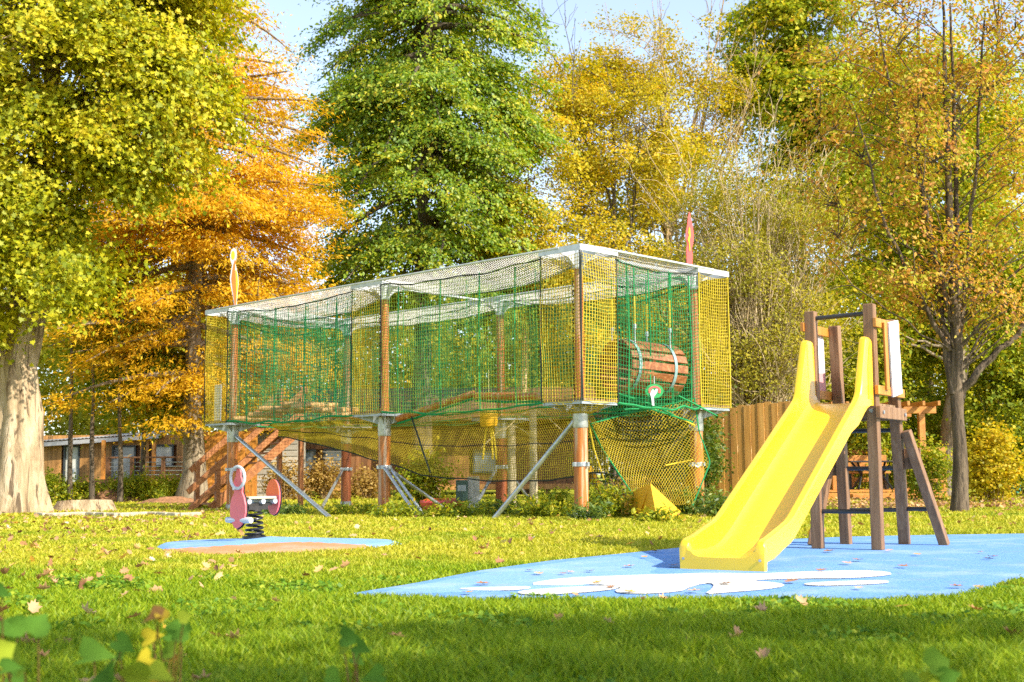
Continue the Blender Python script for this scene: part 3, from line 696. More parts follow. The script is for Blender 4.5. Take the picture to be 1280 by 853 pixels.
# top grab bar and ladder rungs
mb = MB(); mb.tube([FL + Z3 * 2.2, FR + Z3 * 2.215], .021, 12); mb.build('grab_bar', MT['darkbar'], sl_, smooth=True)
for z in (.36, .77, 1.14):
    mb = MB(); mb.tube([on(BL0, bl_t, z) - w2 * .02, on(BR0, br_t, z) + w2 * .02], .021, 10); mb.build('rung', MT['darkbar'], sl_, smooth=True)
mb = MB(); mb.tube([FL + Z3 * .37, FR + Z3 * .37], .021, 10); mb.build('crossbar', MT['darkbar'], sl_, smooth=True)
mb = MB(); mb.tube([on(BR0, br_t, .37), on(rb0, on(BR0, br_t, 1.13) + w2 * .09, .37)], .021, 10); mb.build('crossbar', MT['darkbar'], sl_, smooth=True)
# guard panels
for a, bt, b0, s, side in ((FR, br_t, BR0, 1, 'r'), (FL, bl_t, BL0, -1, 'l')):
    def P(t, z):
        q = on(b0, bt, z); f = Vector((a.x, a.y, z)); return f.lerp(q, t) + w2 * s * .065
    for z, m in ((2.12, 'orangewood'), (1.49, 'orangewood')):
        mb = MB(); mb.beam(P(-.12, z), P(1.12, z), .085, .035, side=Z3); mb.build('rail', MT[m], sl_, bevel=.005)
    for t, wd, m, nm in ((.24, .085, 'orangewood', 'slat'), (.66, .27, 'whitepanel', 'panel')):
        lo, hi = (1.46, 2.16) if nm == 'panel' else (1.50, 2.13)
        off = w2 * s * (.032 if nm == 'panel' else .03)
        pl = MB(); d = (P(1, 1.8) - P(0, 1.8)).normalized()
        pl.beam(P(t, lo) + off, P(t, hi) + off, wd, .02, side=d); o = pl.build(nm, MT[m], sl_, bevel=.003)
        if nm == 'panel' and side == 'l':
            o['label'] = 'white guard panel with a pink lower part'
            pl = MB(); pl.beam(P(t, lo + .005) + off - w2 * s * .012, P(t, lo + .25) + off - w2 * s * .012, wd - .02, .006, side=d); pl.build('pink_patch', MT['pinkpanel'], o)
# chute
O = (FL + FR) / 2 + h2 * .055; L = 2.86
st = []
def itp(tab, t):
    xs = [a for a, _ in tab]; ys = [b for _, b in tab]; return float(np.interp(t, xs, ys))
fl_tab = [(0, 1.375), (.10, 1.372), (.20, 1.345), (.32, 1.285), (2.12, .235), (2.28, .165), (2.42, .128), (2.6, .115), (2.86, .115)]
cr_tab = [(0, 1.93), (.015, 1.965), (.06, 1.975), (.15, 1.975), (.18, 1.955), (.20, 1.91), (.385, 1.46), (.42, 1.42), (.5, 1.365), (2.20, .405), (2.30, .365), (2.72, .262), (2.80, .25), (2.835, .235), (2.852, .215), (2.86, .19)]
hw_tab = [(0, .308), (.5, .318), (2.86, .335)]
ts = sorted(set([a for a, _ in fl_tab + cr_tab] + list(np.linspace(.5, 2.2, 9)) + [2.35, 2.5, 2.795, 2.803]))
def section(t):
    f, c, hw = itp(fl_tab, t), itp(cr_tab, t), itp(hw_tab, t); th = .062
    b = f - .045; bo = c - .165 if t > .5 else min(c - .165, f - .03)
    if t > 2.8: b = bo = ZP - .002
    r = [(hw - th - .03, b), (hw - th + .02, min(bo, f + .03) if t < 2.8 else bo), (hw, bo), (hw + .004, c - .02), (hw - .006, c - .004), (hw - .018, c), (hw - th + .014, c), (hw - th + .003, c - .006), (hw - th, c - .02), (hw - th - .006, min(f + .09, c - .03)), (hw - th - .022, f + .045), (hw - th - .05, f + .016), (hw - th - .085, f + .003), (hw - th - .12, f)]
    r += [(x, z) for x, z in (((hw - th - .12) * .6, f - .001), ((hw - th - .12) * .25, f - .002))]
    full = r + [(-x, z) for x, z in reversed(r)]
    return full
vsx = []; 
for t in ts:
    for x, z in section(t): q = O + h2 * t + w2 * x; vsx.append((q.x, q.y, z))
n = len(section(0)); mb = MB(); fs = []
for i in range(len(ts) - 1):
    for k in range(n): fs.append((i * n + k, i * n + (k + 1) % n, (i + 1) * n + (k + 1) % n, (i + 1) * n + k))
# end caps: strips between mirrored sides (concave section, so capped as walls + floor)
m_ = n // 2
for base_, fl in ((0, False), ((len(ts) - 1) * n, True)):
    for side in (0, 1):
        ix = (lambda k: base_ + k) if side == 0 else (lambda k: base_ + n - 1 - k)
        # wall part 0..6 as fan, floor part with underside handled by quad to bottom points
        fs.append(tuple(ix(k) for k in (1, 2, 3, 4, 5, 6, 7, 8, 9)))
        fs.append(tuple(ix(k) for k in (0, 1, 9, 10, 11, 12, 13, 14, 15)))
    fs.append((base_ + 0, base_ + 15, base_ + n - 16, base_ + n - 1))
mb.add(vsx, fs); ch = mb.build('chute', MT['yellow_plastic'], sl_, smooth=True, angle=24)
# hollow flank of the raised ears: a recessed panel on the outer face
for s in (1, -1):
    for t0, z0 in ((2.82, .115),):
        mb = MB(); c = O + h2 * (2.862) + w2 * s * .305 + Z3 * .10; mb.tube([c, c + h2 * .006], .011, 8); mb.build('bolt', MT['steel'], ch)
    mb = MB(); pts = [(.03, 1.40), (.03, 1.90), (.075, 1.925), (.105, 1.87), (.16, 1.70), (.16, 1.40)]
    c0 = O + w2 * s * (.3145)
    mb.prism([(t, z) for t, z in pts], c0, h2, Z3, .006); mb.build('recess', MT['mat_yellow'], ch)

# ------------------------------------------------------------------ spring rider
sp = SPR + Z3 * (mound_z(SPR.x, SPR.y))
rd = thing('spring_rider', 'pink red ladybird spring rocker on a black coil spring', 'spring rocker', sp.to_tuple())
A_ = Vector((-.64, -.77, 0)).normalized()      # riding direction: towards the left and the viewer
S_ = Vector((-A_.y, A_.x, 0))
if S_.y > 0: S_ = -S_
def RP(a, s, z): return sp + A_ * a + S_ * s + Z3 * z
mb = MB(); pts = []
for k in range(121):
    q = k / 120; a = 2 * PI * 5.2 * q; zz_ = .012 + (.30 * q ** 1.15 if q < .9 else .30 * .9 ** 1.15 + (q - .9) * .25)
    rr_ = .115 - .03 * q
    pts.append(RP(0, 0, 0) + Vector((math.cos(a) * rr_, math.sin(a) * rr_, zz_ + .012)))
mb.tube(pts, .0145, 8); mb.build('spring', MT['black'], rd, smooth=True)
mb = MB(); mb.tube([RP(0, 0, 0), RP(0, 0, .02)], .15, 24); mb.tube([RP(0, 0, .02), RP(0, 0, .05)], .09, 16); mb.build('base_plate', MT['black'], rd)
mb = MB(); mb.tube([RP(0, 0, .33), RP(0, 0, .40)], .085, 18); mb.box(RP(0, 0, .415), (.46, .11, .03), (A_, S_, Z3)); mb.box(RP(0, 0, .375), (.30, .15, .05), (A_, S_, Z3)); mb.build('spring_clamp', MT['darkbar'], rd)
mb = MB(); mb.box(RP(-.03, 0, .50), (.44, .25, .032), (A_, S_, Z3)); mb.build('seat', MT['seat'], rd, bevel=.012)
mb = MB()
for a in (.17, -.05, -.24):
    mb.tube([RP(a, -.11, .455), RP(a, .11, .455)], .033, 14)
mb.build('spacer', MT['white'], rd, smooth=True)
# front figure board (across the riding axis, turned a little), with dark edge
bx = S_.copy()
def board(name, out, c, X, m, th=.024, rim=True):
    mb = MB(); mb.prism(out, c, X, Z3, th); o = mb.build(name, MT[m], rd, bevel=.003)
    if rim:
        mb = MB(); mb.prism([(a * 1.05, b * 1.03 - .004) for a, b in out], c - X.cross(Z3).normalized() * (.021 if X.cross(Z3).y < 0 else -.021), X, Z3, .016); mb.build('backing', MT['black'], o)
    return o
body = []
for k in range(40):
    a = 2 * PI * k / 40; x = .165 * math.cos(a); z = .21 * math.sin(a); body.append((x, z - .06))
front = [(-.02, -.30), (.05, -.27), (.12, -.20), (.155, -.10), (.15, .0), (.12, .09), (.08, .15), (.085, .20), (.085, .26), (.07, .315), (.05, .345), (.05, .40), (.03, .455), (-.005, .47), (-.03, .45), (-.04, .39), (-.05, .345), (-.075, .31), (-.085, .25), (-.08, .19), (-.07, .15), (-.12, .08), (-.15, -.02), (-.15, -.12), (-.11, -.22), (-.07, -.275)]
fc = RP(.26, 0, .42)
fb = board('front_board', front, fc, bx, 'coral')
rear = [(.125 * math.cos(2 * PI * k / 32), .225 * math.sin(2 * PI * k / 32)) for k in range(32)]
rc = RP(-.30, 0, .50); rbd = board('rear_board', rear, rc, bx, 'coral')
mb = MB(); mb.prism([(.128 * math.cos(PI * k / 16), .03 + .20 * math.sin(PI * k / 16)) for k in range(17)], rc + (bx.cross(Z3)).normalized() * (.016 if bx.cross(Z3).y < 0 else -.016), bx, Z3, .008); mb.build('wing_patch', MT['orangered'], rbd)
# white handle ring, foot rests
mb = MB(); mb.ring(RP(.30, .03, .755), A_, .135, .020, 32, 10); mb.build('handle', MT['white'], rd, smooth=True)
mb = MB(); mb.tube([RP(.25, -.02, .62), RP(.325, -.02, .62)], .022, 10); mb.build('handle_bolt', MT['white'], rd, smooth=True)
for s in (-1, 1):
    mb = MB(); mb.tube([RP(.24, .05 * s, .225), RP(.245, .12 * s, .228), RP(.245, .235 * s, .228)], [.034, .04, .036], 14); mb.build('foot_rest', MT['white'], rd, smooth=True)

rd.scale = (.84, .84, .84)
# ------------------------------------------------------------------ rope course on stilts with nets
PA = Vector((1.10, 20.8, 0)); u = Vector((-.707, .7072, 0)).normalized(); v = Vector((-u.y * -1, -u.x, 0)); v = Vector((u.y, -u.x, 0))
PB = PA + u * 5.0; PC = PA + u * 10.2; PD = PA + v * 3.1; PB2 = PB + v * 3.1; PC2 = PC + v * 3.1
rc_ = thing('rope_course', 'rope climbing course on log posts wrapped in green and yellow nets', 'climbing course', PA.to_tuple())
H = 4.40; DZ = 1.90; HS = .43
posts = {'A': PA, 'B': PB, 'C': PC, 'D': PD, 'E': PB2, 'F': PC2}
topz = {'A': 4.40, 'B': 4.40, 'C': 4.39, 'D': 4.37, 'E': 4.36, 'F': 4.36}
for k, p in posts.items():
    front = k in 'ABCD'; r0 = .118
    mb = MB(); mb.tube([p + Z3 * -.02, p + Z3 * .9, p + Z3 * (DZ - .12)], [r0, r0 * .99, r0 * .97], 18); lo = mb.build('post', MT['post' if front else 'redpost'], rc_, smooth=True)
    mb = MB(); mb.tube([p + Z3 * (DZ + .03), p + Z3 * (topz[k] - .1)], [.088, .075], 16); hi = mb.build('upper_post', MT['post'], rc_, smooth=True)
    mb = MB(); mb.tube([p + Z3 * (DZ - .42), p + Z3 * (DZ - .40), p + Z3 * (DZ - .12), p + Z3 * (DZ - .06)], [.123, .127, .127, .13], 18); mb.build('collar', MT['steel'], lo, smooth=True)
    mb = MB(); mb.tube([p + Z3 * .855, p + Z3 * .925], [.126, .126], 18)
    for s in (1, -1): mb.box(p + v * .145 * s + Z3 * .89, (.05, .045, .07), (v, u, Z3)); mb.box(p + u * .145 * s + Z3 * .89, (.05, .045, .07), (u, v, Z3))
    mb.build('clamp', MT['steel'], lo, bevel=.004)
    mb = MB(); mb.tube([p + Z3 * 0, p + Z3 * .13, p + Z3 * .14], [.132, .132, .12], 18); mb.build('shoe', MT['steel'], lo, smooth=True)
    # platform boards on a steel frame with tapered arms
    mb = MB()
    for i in range(6):
        q = -HS + (i + .5) * 2 * HS / 6
        if abs(q) > .09: mb.box(p + v * q + Z3 * (DZ + .015), (2 * HS + .02, 2 * HS / 6 - .012, .032), (u, v, Z3))
        else:
            for s in (1, -1): mb.box(p + v * q + u * s * (.12 + (HS - .12) / 2) + Z3 * (DZ + .015), (HS - .1, 2 * HS / 6 - .012, .032), (u, v, Z3))
    pf = mb.build('platform', MT['deck'], rc_, bevel=.003)
    mb = MB()
    for a, b in ((u, v), (v, u)):
        for s in (1, -1): mb.box(p + a * s * (HS - .02) + Z3 * (DZ - .032), (.03, 2 * HS - (.0 if a is u else .09), .055), (a, b, Z3))
    for s in (1, -1):
        for t in (1, -1):
            d = (u * s + v * t).normalized(); sd_ = Z3.cross(d)
            mb.prism([(.10, -.02), (HS * 1.36, -.02), (HS * 1.36, -.05), (.10, -.20)], p + Z3 * DZ, d, Z3, .012)
    mb.build('platform_frame', MT['grey'], pf)
    # white roof bracket: square frame, tapered plates to the corners, cap
    mb = MB(); tz = topz[k]
    for a, b in ((u, v), (v, u)):
        for s in (1, -1): mb.box(p + a * s * (HS + .03) + Z3 * (tz - .055), (.014, 2 * (HS + .03) - (0 if a is u else .03), .10), (a, b, Z3))
    mb.build('bracket_frame', MT['white'], rc_)
    mb = MB()
    for d in (u, -u, v, -v):
        mb.prism([(.07, -.02), (HS + .02, -.02), (HS + .02, -.09), (HS * .55, -.15), (.07, -.30)], p + Z3 * tz, d, Z3, .012)
    mb.tube([p + Z3 * (tz - .32), p + Z3 * (tz + .06)], .098, 16); mb.tube([p + Z3 * (tz + .06), p + Z3 * (tz + .10)], [.07, .03], 12)
    mb.build('bracket', MT['white'], hi, smooth=True)
    # dark lashing rope wound down the upper post
    mb = MB(); pts = [p + Vector((math.cos(a) * .105, math.sin(a) * .105, 0)) * (1 if k in 'ABC' else .95) + Z3 * (DZ + .05 + (tz - .5 - DZ) * i / 90) + (-v) * .0 for i, a in enumerate([2.6 + .9 * math.sin(i * .9) for i in range(91)])]
    if front: mb.tube(pts, .011, 4); mb.build('lashing', MT['bnet'], hi)
# walkways between the posts: nets on both sides, net roof, edge ropes
def rope_(name, pts, r, m, parent=rc_, n=5):
    mb = MB(); mb.tube(pts, r, n); return mb.build(name, MT[m], parent)
def sagline(a, b, sag, n=18, wob=.0, sd=0):
    return [a.lerp(b, t) - Z3 * (sag * 4 * t * (1 - t)) + Z3 * wob * mnoise.noise((t * 7, sd, 1.3)) for t in [i / n for i in range(n + 1)]]
spans = [('A', 'B', 1), ('B', 'C', 1), ('A', 'D', 1), ('C', 'F', 0), ('D', 'E', 1), ('E', 'F', 1)]
sid = 0
for a, b, rf in spans:
    pa, pb = posts[a], posts[b]; d = (pb - pa).normalized(); q = Vector((-d.y, d.x, 0)); L_ = (pb - pa).length
    zt = min(topz[a], topz[b]) - .12
    for s in (1, -1):
        sid += 1; A0 = pa + d * HS + q * s * HS; B0 = pb - d * HS + q * s * HS
        outer = (A0 + B0).dot(Vector((0, -1, 0)))
        fr = (a + b in ('AB', 'BC', 'AD')) and ((A0 + B0) / 2).y < ((pa + pb) / 2).y
        m = 'gnet' if (a + b in ('AD', 'BC', 'EF')) else ('ygnet' if fr else 'gnet')
        P = curtain(A0, B0, DZ + .0, zt, .066 if fr else .075, .07, .10, .035, sid * 3.7, bulge=.05 * s)
        net('side_net', MT[m], rc_, P, .0042 if fr else .0036)
        rope_('net_rope', sagline(A0 + Z3 * zt, B0 + Z3 * zt, .10, 24, .05, sid), .013 if fr else .010, 'bnet')
        rope_('net_rope', sagline(A0 + Z3 * DZ, B0 + Z3 * DZ, .07, 24, .05, sid + 2), .02 if fr else .014, 'gnet')
        if fr:
            for t in (.12, .36, .62, .85):
                c = A0.lerp(B0, t + .03 * math.sin(sid * t * 9)); rope_('net_rope', [c + Z3 * (DZ - .04) , c + d * .04 + Z3 * (DZ + 1), c + Z3 * (zt - .08)], .012, 'gnet')
    # roof net over the walkway
    n_ = int(L_ / .052); k_ = 15; P = np.zeros((k_, n_, 3))
    for i in range(k_):
        for j in range(n_):
            t = j / (n_ - 1); y = -1 + 2 * i / (k_ - 1); c = pa.lerp(pb, t) + q * y * (HS + .03)
            P[i, j] = (c.x, c.y, topz[a] * (1 - t) + topz[b] * t - .02 - (.34 if a + b in ('AB', 'BC', 'AD') else .16) * min(1, 4 * t * (1 - t) * 1.15) * (.5 + .5 * y * (1 if q.y > 0 else -1)) ** .9 + .02 * mnoise.noise((t * 9, y * 2, sid)))
    net('roof_net', MT['wnet'], rc_, P, .0065)
    for s in (1, -1):
        rope_('roof_tube', [pa + q * s * (HS + .03) + Z3 * (topz[a] - .02), pb + q * s * (HS + .03) + Z3 * (topz[b] - .02)], .022, 'white', n=8) if s * q.y < 0 else rope_('net_rope', sagline(pa + q * s * (HS + .03) + Z3 * (topz[a] - .02), pb + q * s * (HS + .03) + Z3 * (topz[b] - .02), .36), .014, 'bnet')
for a, b in (('B', 'E'), ('A', 'D'), ('C', 'F')):
    rope_('roof_tube', [posts[a] + Z3 * (topz[a] - .06), posts[b] + Z3 * (topz[b] - .06)], .026, 'white', n=8)
# yellow nets round the outer sides of each platform
outer = {'A': (-u, -v), 'B': (-v,), 'C': (-v, u), 'D': (-u, v), 'E': (v,), 'F': (v, u)}
for k, dirs in outer.items():
    p = posts[k]
    for d in dirs:
        sid += 1; q = Vector((-d.y, d.x, 0))
        P = curtain(p + d * (HS + .02) - q * HS, p + d * (HS + .02) + q * HS, DZ - .01, topz[k] - .14, .056, .0, .03, .03, sid * 2.3, bulge=-.03)
        net('guard_net', MT['ynet'], rc_, P, .0052 if k in 'ABCD' else .0044)
        for s in (1, -1):
            c = p + d * (HS + .02) + q * HS * s; rope_('net_rope', [c + Z3 * (DZ - .01), c + Z3 * (DZ + .8) + q * s * .02, c + Z3 * (topz[k] - .1)], .012, 'bnet' if k != 'D' else 'ynet')
# bowl of yellow net under the near platform
P = np.zeros((9, 20, 3))
for i in range(9):
    for j in range(20):
        a = 2 * PI * j / 19; q = .15 + .85 * i / 8; c = PA + (u * math.cos(a) + v * math.sin(a)) * (HS * 1.12 * q); P[i, j] = (c.x, c.y, DZ - .03 - .17 * (1 - q ** 2))
net('bowl_net', MT['ynet'], rc_, P, .006)
# galvanised raking braces
def brace(a, b, r=.034, m='steel'):
    mb = MB(); a, b = Vector(a), Vector(b); mb.tube([a, b], r, 12); d = (b - a).normalized(); mb.tube([a - d * .02, a + d * .05], r * 1.25, 12); o = mb.build('brace', MT[m], rc_, smooth=True); return o
brace(PA + Z3 * 1.60 + u * .12, gr(617, 649), .042); brace(PC + Z3 * 1.62 - u * .1, gr(413, 648), .042)
brace(PB + Z3 * .86 - u * .1 - v * .06, gr(521, 645)); brace(PB + Z3 * .85 - u * .12 + v * .05, gr(530, 644)); brace(PB + Z3 * .86 - u * .13, gr(563, 641))
brace(PB2 + Z3 * .9 + u * .1, gr(588, 643)); brace(PB2 + Z3 * .9 - u * .1, gr(671, 637)); brace(PC2 + Z3 * .88 - v * .1, gr(399, 641))
brace(PD + Z3 * 1.56 - v * .1 + u * .05, at(829, 572, 24.6)); 
for a, b in ((PA + Z3 * .88 + v * .12, gr(757, 628, .0)), (PD + Z3 * .86 - v * .08 - u * .06, gr(843, 641))):
    b = Vector(b); b.z = 0.0; o = brace(a, b)
    mb = MB(); mb.tube([a.lerp(b, .07), a.lerp(b, .1), a.lerp(b, .93), a.lerp(b, .96)], [.06, .085, .085, .06], 14); o2 = mb.build('pad', MT['mat_yellow'], o, smooth=True)
    P = np.zeros((24, 11, 3)); X = (b - a).normalized().orthogonal().normalized(); Y = (b - a).normalized().cross(X)
    for i in range(24):
        for j in range(11):
            an = 2 * PI * j / 10 + i * .31; c = a.lerp(b, .09 + .85 * i / 23) + (X * math.cos(an) + Y * math.sin(an)) * .088; P[i, j] = c
    net('pad_lacing', MT['bnet'], o, P, .004)
# log steps hung in the net between the far corner and the middle post
for px, py, off in ((312, 524, .1), (332, 519, -.05), (345, 511, .1), (360, 513, -.1), (375, 506, .12), (385, 510, -.02), (400, 507, .05), (412, 513, .1), (425, 513, -.1), (437, 519, .06), (450, 520, -.1), (467, 521, .02)):
    t = (px - 290) / (479 - 290); t2 = t / (t + (1 - t) * 24.3 / 28); p0 = PC.lerp(PB, t2)
    q = at(px, py, p0.y + off); mb = MB(); wl = .36; d = (v * .75 + u * -.35).normalized()
    mb.tube([q - d * wl, q - d * (wl - .02), q + d * (wl - .02), q + d * wl], [.055, .062, .062, .055], 12); o = mb.build('log_step', MT['log'], rc_, smooth=True)
    for s in (.8, -.8):
        mb = MB(); mb.tube([q + d * wl * s, q + d * wl * s + Z3 * .9 + v * .05, p0 + d * wl * s + Z3 * (H - .2)], .006, 4)
        mb.build('hanger_rope', MT['gnet'], o)
# two balance beams between the middle and the near post
for (x0, y0), (x1, y1), r_ in (((497, 524), (592, 492), .06), ((594, 495), (678, 496), .062)):
    def dp(px): t = (px - 479) / (725 - 479); t2 = t / (t + (1 - t) * 20.8 / 24.3); return PB.lerp(PA, t2).y - .08
    a, b = at(x0, y0, dp(x0)), at(x1, y1, dp(x1)); d = (b - a).normalized()
    mb = MB(); mb.tube([a, a + d * .015, b - d * .015, b], [r_ * .9, r_, r_, r_ * .9], 14); o = mb.build('balance_beam', MT['post'], rc_, smooth=True)
    mb = MB(); mb.tube([a - Z3 * .085, a.lerp(b, .5) - Z3 * .1, b - Z3 * .085], .022, 8); mb.build('beam_rope', MT['gnet'], o)
    for t in (.08, .92): q = a.lerp(b, t); mb = MB(); mb.tube([q, q + Z3 * (4.2 - q.z)], .007, 4); mb.build('hanger_rope', MT['gnet'], o)
# large yellow catch net under the walkway
def low(px):   # lower edge of the sheet in the picture plane of the front row
    return np.interp(px, [340, 372, 400, 440, 478, 500, 530, 600, 660, 716], [546, 552, 560, 573, 586, 594, 598, 602, 601, 592])
P = np.zeros((30, 190, 3))
for j in range(190):
    t = j / 189; p0 = (PC + (PB - PC) * .24).lerp(PA, t) ; p0 = p0 + v * .15
    px = 640 + 1600 * p0.x / (p0.y * math.cos(PITCH)) * .995; zl = at(px, low(px), p0.y).z; zl = min(zl, DZ - .1)
    for i in range(30):
        q = i / 29; z = (DZ - .06) * (1 - q) + zl * q; bag = .55 * math.sin(PI * q * .62) * min(1, (DZ - zl))
        c = p0 + v * (bag + .08 * mnoise.noise((t * 9, q * 3, 2))); P[i, j] = (c.x, c.y, z + .03 * mnoise.noise((t * 14, q * 4, 5)))
net('catch_net', MT['ynet'], rc_, P, .0056)
rope_('net_rope', [Vector(P[-1, j]) for j in range(0, 190, 3)], .013, 'bnet'); rope_('net_rope', [Vector(P[14, j]) - v * .01 for j in range(0, 190, 3)], .008, 'bnet')
rope_('net_rope', [at(514, 521, 23.6), at(524, 550, 23.5), at(538, 592, 23.5)], .016, 'bnet')
# funnel of diamond net between the near and the right post
Lc = [at(738, 530, 21.1), at(752, 560, 21.4), at(772, 590, 21.6), at(800, 632, 21.7)]; Rc = [at(868, 498, 22.6), at(874, 540, 22.4), at(888, 578, 22.2), at(866, 632, 22.0)]
P = np.zeros((26, 30, 3))
def poly(c, t):
    k = min(int(t * 3), 2); return c[k].lerp(c[k + 1], t * 3 - k)
for i in range(26):
    for j in range(30):
        a, b = poly(Lc, i / 25), poly(Rc, i / 25); t = j / 29; c = a.lerp(b, t) + (u * -.6 + v * -.4) * -.65 * math.sin(PI * t) * (1 - .4 * i / 25); P[i, j] = c
net('funnel_net', MT['ynet'], rc_, P, .0045, diag=True)
rope_('net_rope', [Vector(P[i, 0]) for i in range(26)], .013, 'gnet'); rope_('net_rope', [Vector(P[i, -1]) for i in range(26)], .013, 'gnet'); rope_('net_rope', [Vector(P[0, j]) for j in range(30)], .013, 'gnet')
# dark net hanging behind the funnel
P = curtain(PD + v * -.4, PA + v * .7 + u * .5, .25, DZ - .1, .075, 0, .1, .05, 77); net('side_net', MT['bnet'], rc_, P, .005)
# wooden barrel tunnel hung between near and right post
bc = PA.lerp(PD, .49) + Z3 * (DZ + .62) + v * .05 + u * -.05
bt = thing('barrel_tunnel', 'slatted wooden barrel hanging in green netting between two posts', 'barrel', bc.to_tuple(), None)
ba = (v * 1.0 + u * -.18 + Z3 * -.05).normalized(); bX = Z3.cross(ba).normalized(); bY = ba.cross(bX); BR_, BLn = .44, .62
for k in range(16):
    a = 2 * PI * k / 16; mb = MB(); d = bX * math.cos(a) + bY * math.sin(a); t_ = ba.cross(d)
    mb.box(bc + d * BR_, (.032, .134, 2 * BLn), (d, t_, ba)); mb.build('slat', MT['barrel'], bt, bevel=.006)
for s in (-.72, .55):
    mb = MB(); n_ = 40; vs_ = []
    for i in range(n_):
        a = 2 * PI * i / n_; d = bX * math.cos(a) + bY * math.sin(a)
        for dr, dz in ((.018, -.03), (.026, -.03), (.026, .03), (.018, .03)): vs_.append(bc + ba * s * BLn + d * (BR_ + dr + .006) + ba * dz)
    mb.add(vs_, [(i * 4 + k, ((i + 1) % n_) * 4 + k, ((i + 1) % n_) * 4 + (k + 1) % 4, i * 4 + (k + 1) % 4) for i in range(n_) for k in range(4)]); mb.build('band', MT['bluerope'], bt)
    for e in (1, -1):
        a = bc + ba * s * BLn + bX * e * .3 + bY * .36; b = Vector((a.x, a.y, H - .2)); mb = MB(); mb.tube([a, a.lerp(b, .22)], .016, 8); mb.tube([a.lerp(b, .20), a.lerp(b, .26)], .03, 8); o = mb.build('strap', MT['steel'], bt)
        mb = MB(); mb.tube([a.lerp(b, .26), a.lerp(b, .62)], .018, 8); mb.build('strap_sleeve', MT['ynet'], o)
        mb = MB(); mb.tube([a.lerp(b, .62), b], .012, 8); mb.build('strap_rope', MT['gnet'], o)
# small round green sign with a red arc and a pale hand-like leaf, hung below the barrel
sg = at(818, 489, 21.4); dn = Vector((.1, -1, 0)).normalized(); sX = Vector((1, .1, 0)).normalized()
s_o = thing('green_sign', 'small round green sign with red arc and white leaf below the barrel', 'sign', sg.to_tuple())
mb = MB(); mb.prism([(.155 * math.cos(2 * PI * k / 28), .12 * math.sin(2 * PI * k / 28)) for k in range(28)], sg, sX, Z3, .02); pl = mb.build('plate', MT['greenplastic'], s_o)
arc = [(.105 * math.cos(a), .085 * math.sin(a)) for a in np.linspace(-.5, 3.6, 16)] + [(.07 * math.cos(a), .055 * math.sin(a)) for a in np.linspace(3.6, -.5, 16)]
mb = MB(); mb.prism(arc, sg + dn * .014, sX, Z3, .008); mb.build('red_arc', MT['red'], pl)
mb = MB(); mb.prism([(-.02, -.24), (.02, -.25), (.015, -.10), (.07, -.03), (.085, .03), (.05, .04), (.03, .0), (.0, .035), (-.03, .0), (-.05, -.05), (-.03, -.12)], sg + dn * .02 - sX * .03, sX, Z3, .01); mb.build('leaf_mark', MT['white'], s_o)
mb = MB(); mb.tube([sg + Z3 * .1, sg + Z3 * .25], .008, 5); mb.build('hook', MT['steel'], s_o)
# green ropes with yellow ends that brace the barrel walkway
for a, b, c in (((772, 492), (812, 505), (842, 519)), ((690 + 90, 512), (812, 511), (866, 528)), ((848, 495), (868, 505), (896, 520))):
    rope_('guy_rope', [at(*a, 21.3), at(*b, 21.7), at(*c, 22.2)], .016, 'gnet')
rope_('guy_rope', [at(842, 519, 22.2), at(868, 532, 22.4)], .016, 'ynet'); rope_('guy_rope', [at(832, 582, 22.2), at(866, 575, 22.5)], .014, 'ynet'); rope_('guy_rope', [at(735, 525, 21), at(742, 560, 21.2), at(755, 600, 21.4)], .012, 'ynet')
# painted figure boards on two of the posts
cX = (Vector((1, .12, 0))).normalized()
b0 = PC + Z3 * 4.47
db = MB(); S_out = [(a_ * .72, b_) for a_, b_ in [(-.02, 0), (-.05, .18), (-.13, .45), (-.16, .62), (-.13, .80), (-.10, .92), (-.15, 1.02), (-.17, 1.14), (-.13, 1.26), (-.06, 1.31), (.01, 1.28), (.04, 1.18), (.02, 1.05), (.0, .95), (.04, .84), (.09, .66), (.10, .48), (.08, .30), (.06, .12), (.05, 0)]]
db.prism(S_out, b0 + cX * .0, cX, Z3, .03); o = db.build('figure_board', MT['white'], rc_, bevel=.004); o['label'] = 'wavy white, orange and yellow board'
fr_ = -(cX.cross(Z3)) if (cX.cross(Z3)).y > 0 else cX.cross(Z3)
db = MB(); db.prism([(.0, .02), (-.02, .2), (-.06, .45), (-.08, .62), (-.06, .80), (-.04, .93), (-.005, 1.05), (.01, 1.0), (-.0, .94), (-.005, .80), (.01, .6), (.02, .4), (.03, .1), (.028, .02)], b0 + fr_ * .02, cX, Z3, .012); db.build('orange_stripe', MT['boardorange'], o)
db = MB(); db.prism([(.034, .08), (.025, .35), (.016, .6), (.004, .8), (.024, .82), (.058, .66), (.066, .48), (.053, .3)], b0 + fr_ * .02, cX, Z3, .012); db.build('yellow_stripe', MT['boardyellow'], o)
db = MB(); db.prism([(-.052 + .04 * math.cos(2 * PI * k / 16), 1.14 + .10 * math.sin(2 * PI * k / 16)) for k in range(16)], b0 + fr_ * .02, cX, Z3, .012); db.build('yellow_spot', MT['boardyellow'], o)
b1 = PD + Z3 * 4.46 - cX * .03
db = MB(); db.prism([(-.03, 0), (-.08, .06), (-.085, .35), (-.06, .42), (-.09, .52), (-.085, .66), (-.055, .78), (-.04, .92), (-.015, 1.02), (.0, 1.0), (.02, .86), (.05, .74), (.06, .58), (.045, .42), (.02, .34), (.035, .2), (.02, .02)], b1, cX, Z3, .03); o = db.build('figure_board', MT['red'], rc_, bevel=.004); o['label'] = 'tall red board with yellow marks'
